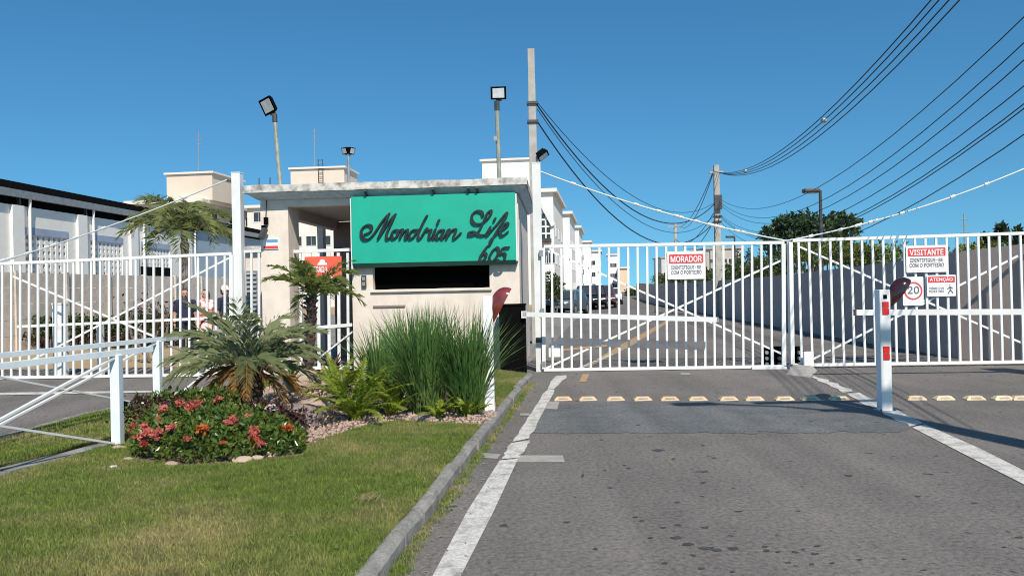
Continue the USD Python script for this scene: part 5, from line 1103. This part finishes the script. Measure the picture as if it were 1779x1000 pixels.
# ================================================================ VEHICLES
def car(label, px, py, heading, paint, suv=False, group='cars parked inside the gate'):
    p = G(px, py, -.0); t = thing('parked_car', label, 'car', p, group=group)
    c, s = math.cos(heading), math.sin(heading); T = lambda q: np.array([p[0] + q[0] * c - q[1] * s, p[1] + q[0] * s + q[1] * c, p[2] + q[2]])
    h = 1.68 if suv else 1.46; wd = .88; hb = .98 if suv else .88
    def add(name, pts, m, par=t, **k): return obj(name, hullpts([T(q) for q in pts]), m, par, smooth=30, **k)
    body = add('body', [(x * wd * k, y, z) for y, z, k in ((-2.1, .42, .9), (-2.15, .7, .92), (-2.0, .86, .9), (-1.0, hb, .96), (1.5, hb, .96), (2.1, hb - .06, .9), (2.15, .45, .9), (-1.3, .28, 1), (1.3, .28, 1), (0, .6, 1)) for x in (-1, 1)], paint)
    cab = add('cabin', [(x * wd * k, y, z) for y, z, k in ((-1.05, hb - .03, .92), (-.3, h - .04, .72), (.2, h, .72), (1.3, h - .05, .70), (1.95, hb - .03, .88)) for x in (-1, 1)], paint)
    def quad(name, q, m, par): return obj(name, hexa([T(a) for a in q]), m, par)
    e = .012
    quad('windscreen', [(-.70, -1.02 - e, hb + .05), (.70, -1.02 - e, hb + .05), (.70, -.98, hb + .05), (-.70, -.98, hb + .05), (-.58, -.42 - e * 2, h - .1), (.58, -.42 - e * 2, h - .1), (.58, -.38, h - .1), (-.58, -.38, h - .1)], glass_dark, cab)
    for sx_ in (-1, 1):
        for y0, y1 in ((-.6, .35), (.45, 1.35)):
            quad('side_window', [(sx_ * (wd * .915 + e) - .0, y0, hb + .04), (sx_ * (wd * .915 + e), y1, hb + .04), (sx_ * wd * .86, y1, hb + .04), (sx_ * wd * .86, y0, hb + .04), (sx_ * (wd * .76 + e), y0 + .25, h - .14), (sx_ * (wd * .76 + e), y1 - .1, h - .14), (sx_ * wd * .70, y1 - .1, h - .14), (sx_ * wd * .70, y0 + .25, h - .14)], glass_dark, cab)
        obj('headlight', rbox(T((sx_ * .6, -2.08, .7)), (.34, .12, .14), .04), lens, t)
        for y in (-1.3, 1.3):
            a, b = T((sx_ * (wd - .2), y, .32)), T((sx_ * (wd + .01), y, .32)); wh_ = obj('wheel', trimesh.creation.cylinder(.32, segment=[a, b], sections=18), rubber, t)
            obj('rim', trimesh.creation.cylinder(.2, segment=[b, b + (b - a) * .06], sections=14), grey_metal, wh_)
    obj('bumper', rbox(T((0, -2.12, .48)), (1.5, .14, .2), .05), black, t); obj('plate', rbox(T((0, -2.2, .5)), (.42, .02, .12), .005), print_white, t)
    return t
mk_paint = lambda n, c: mat(n, c, c, 2, .25, coat_weight=.7)
pk, pw_, ps, pr_ = mk_paint('black_car_paint', (.012, .013, .018)), mk_paint('white_car_paint', (.7, .7, .7)), mk_paint('grey_car_paint', (.09, .13, .15)), mk_paint('plum_car_paint', (.12, .05, .07))
car('grey car nearest the guardhouse inside the gate', 985, 546, -.35, ps)
car('white car parked behind the grey car inside the gate', 995, 537, -.3, pw_)
car('black tall car parked along the inner road', 1020, 537, -.12, pk, True)
car('black car beside the tall black car on the inner road', 1034, 536, -.12, pk, True)
car('plum coloured car right of the black cars', 1050, 534, -.12, pr_, True)
car('plum car parked beneath the shrub inside the gate', 968, 543, -.4, pr_)
car('white car far down the inner road', 1064, 528, -.12, pw_)

# ================================================================ PEOPLE behind the left gate
skin = mat('skin', (.42, .24, .17), (.38, .21, .15), 5, .6); hair_m = mat('dark_hair', (.012, .01, .01), None, 20, .6)
navy = mat('navy_cloth', (.012, .016, .05), (.02, .025, .06), 8, .9); floral = mat('floral_cloth', (.60, .10, .09), (.75, .66, .62), 9, .9, lo=.46, hi=.52); jeans = mat('dark_trousers', (.02, .024, .04), None, 8, .9); cap_m = mat('white_cap', (.8, .78, .76), None, 5, .8)
def chain(js):
    return m3.Manifold.batch_boolean([m3.Manifold.batch_hull([m3.Manifold.sphere(float(ra), 14).translate([float(x) for x in a]), m3.Manifold.sphere(float(rb_), 14).translate([float(x) for x in b])]) for (a, ra), (b, rb_) in zip(js[:-1], js[1:])], m3.OpType.Add)
def smooth_(ms, e=.03, it=6):
    m = tm(m3.Manifold.batch_boolean(ms, m3.OpType.Add).refine_to_length(e)); m.merge_vertices(); trimesh.smoothing.filter_taubin(m, iterations=it); return m
def person(label, px, ytop, Y, face, shirt, low_m, cap, hair_long, arms, dress=False):
    top = W(px, ytop, Y)[2]; x0 = W(px, ytop, Y)[0]; t = thing('person', label, 'person', (x0, Y, 0), group='people standing behind the left gate'); s = top / 1.74
    c, sn = math.cos(face), math.sin(face)
    T = lambda q: np.array([x0 + s * (q[0] * c - q[1] * sn), Y + s * (q[0] * sn + q[1] * c), s * q[2]])   # faces -y before turning
    J = lambda *js: chain([(T(q), r * s) for q, r in js])
    head = [J(((0, 0, 1.63), .088), ((0, -.012, 1.56), .07), ((0, -.02, 1.525), .05)), J(((0, -.085, 1.60), .014), ((0, -.108, 1.575), .016)), J(((-.086, 0, 1.59), .02), ((-.086, .005, 1.57), .014)), J(((.086, 0, 1.59), .02), ((.086, .005, 1.57), .014)), J(((0, .01, 1.54), .056), ((0, .01, 1.42), .062))]
    torso = J(((-.15, .01, 1.38), .065), ((.15, .01, 1.38), .065)), J(((0, 0, 1.36), .12), ((0, 0, 1.15), .125), ((0, 0, .95), .145)), J(((-.08, 0, .93), .11), ((.08, 0, .93), .11)), J(((-.09, 0, 1.3), .1), ((-.07, 0, 1.0), .1)), J(((.09, 0, 1.3), .1), ((.07, 0, 1.0), .1))
    legs = [J(((k * .09, 0, .9), .095), ((k * .1, -.01, .48), .062), ((k * .1, .01, .1), .042), ((k * .11, -.14, .05), .036)) for k in (-1, 1)]
    am, hands, sl_ = [], [], []
    for k, (el_, wr) in zip((-1, 1), arms):
        S = (k * .19, .01, 1.38); am.append(J((S, .055), (el_, .042), (wr, .03))); sl_.append(J((S, .066), (tuple(np.array(S) * .35 + np.array(el_) * .65), .058)))
        d = np.array(wr) - np.array(el_); d /= np.linalg.norm(d); pl = np.array(wr) + d * .07; hands.append(J((wr, .028), (tuple(pl), .032)))
        sd2 = np.cross(d, [0, 0, 1.0]) if abs(d[2]) < .9 else np.array([0, 1.0, 0]); sd2 /= np.linalg.norm(sd2)
        for f in range(4):
            o = pl + sd2 * (f - 1.5) * .017; hands.append(J((tuple(o), .009), (tuple(o + d * (.07, .08, .075, .06)[f] * .6), .0085), (tuple(o + d * (.07, .08, .075, .06)[f] + np.array([0, -.02, 0])), .007)))
        hands.append(J((tuple(np.array(wr) + d * .02 + sd2 * .02), .011), (tuple(np.array(wr) + d * .07 + sd2 * .055), .009)))
    b = obj('body', smooth_(head + list(torso) + legs + am + hands, .028), skin, t, smooth=True)
    grow = lambda ms, k: [m.minkowski_sum(m3.Manifold.cube([k, k, k], True)) for m in ms]
    obj('shirt', smooth_(grow(list(torso), .03) + grow(sl_, .02) if not dress else grow(list(torso), .03) + [J(((0, 0, 1.0), .16), ((0, 0, .5), .24))] + grow(sl_, .02), .035), shirt, t, smooth=True)
    obj('trousers', smooth_(grow([J(((k * .09, 0, .92), .1), ((k * .1, -.005, .48), .075), ((k * .1, .01, .1), .06)) for k in (-1, 1)] + [J(((-.08, 0, .93), .115), ((.08, 0, .93), .115))], .015), .035), low_m, t, smooth=True)
    obj('shoes', smooth_([J(((k * .1, .05, .05), .045), ((k * .115, -.16, .045), .042)) for k in (-1, 1)], .03, 3), black, t, smooth=True)
    for k in (-1, 1): obj('eye', trimesh.creation.icosphere(1, .011 * s).apply_translation(T((k * .033, -.083, 1.615))), hair_m, t)
    obj('mouth', bar(T((-.025, -.082, 1.54)), T((.025, -.082, 1.54)), .01, .01), red, t)
    hr = [J(((0, .02, 1.645), .094), ((0, .03, 1.60), .088))] + ([J(((0, .07, 1.6), .075), ((0, .09, 1.38), .05))] if hair_long else [])
    cut = m3.Manifold.cube([float(.3 * s), float(.3 * s), float(.3 * s)], True).translate([float(x) for x in T((0, -.18, 1.55))])
    obj('hair', tm(m3.Manifold.batch_boolean(hr, m3.OpType.Add) - cut), hair_m, t, smooth=40)
    if cap:
        cp_ = obj('cap', tm(J(((0, 0, 1.66), .1), ((0, .01, 1.69), .085))), cap_m, t, smooth=40); obj('brim', tm(J(((-.05, -.1, 1.655), .014), ((.05, -.1, 1.655), .014), ((.03, -.2, 1.635), .01), ((-.03, -.2, 1.635), .01), ((-.05, -.1, 1.655), .014))), cap_m, cp_, smooth=40)
    return t
dn = lambda k, o=0: ((k * .25, .02 + o, 1.1), (k * .26, -.05 + o, .86))
person('person in navy clothes with dark hair, leftmost behind the gate', 321, 501, 20.5, .5, navy, jeans, False, True, (dn(-1), dn(1)))
person('person in red and white floral dress behind the left gate', 356, 502, 21, -.4, floral, floral, False, True, (dn(-1), ((.26, -.06, 1.12), (.2, -.28, 1.08))), True)
person('person in navy top and white cap nearest the tall left post', 391, 496.5, 19.5, 1.2, navy, jeans, True, False, (dn(-1), ((.27, -.05, 1.12), (.16, -.25, 1.0))))
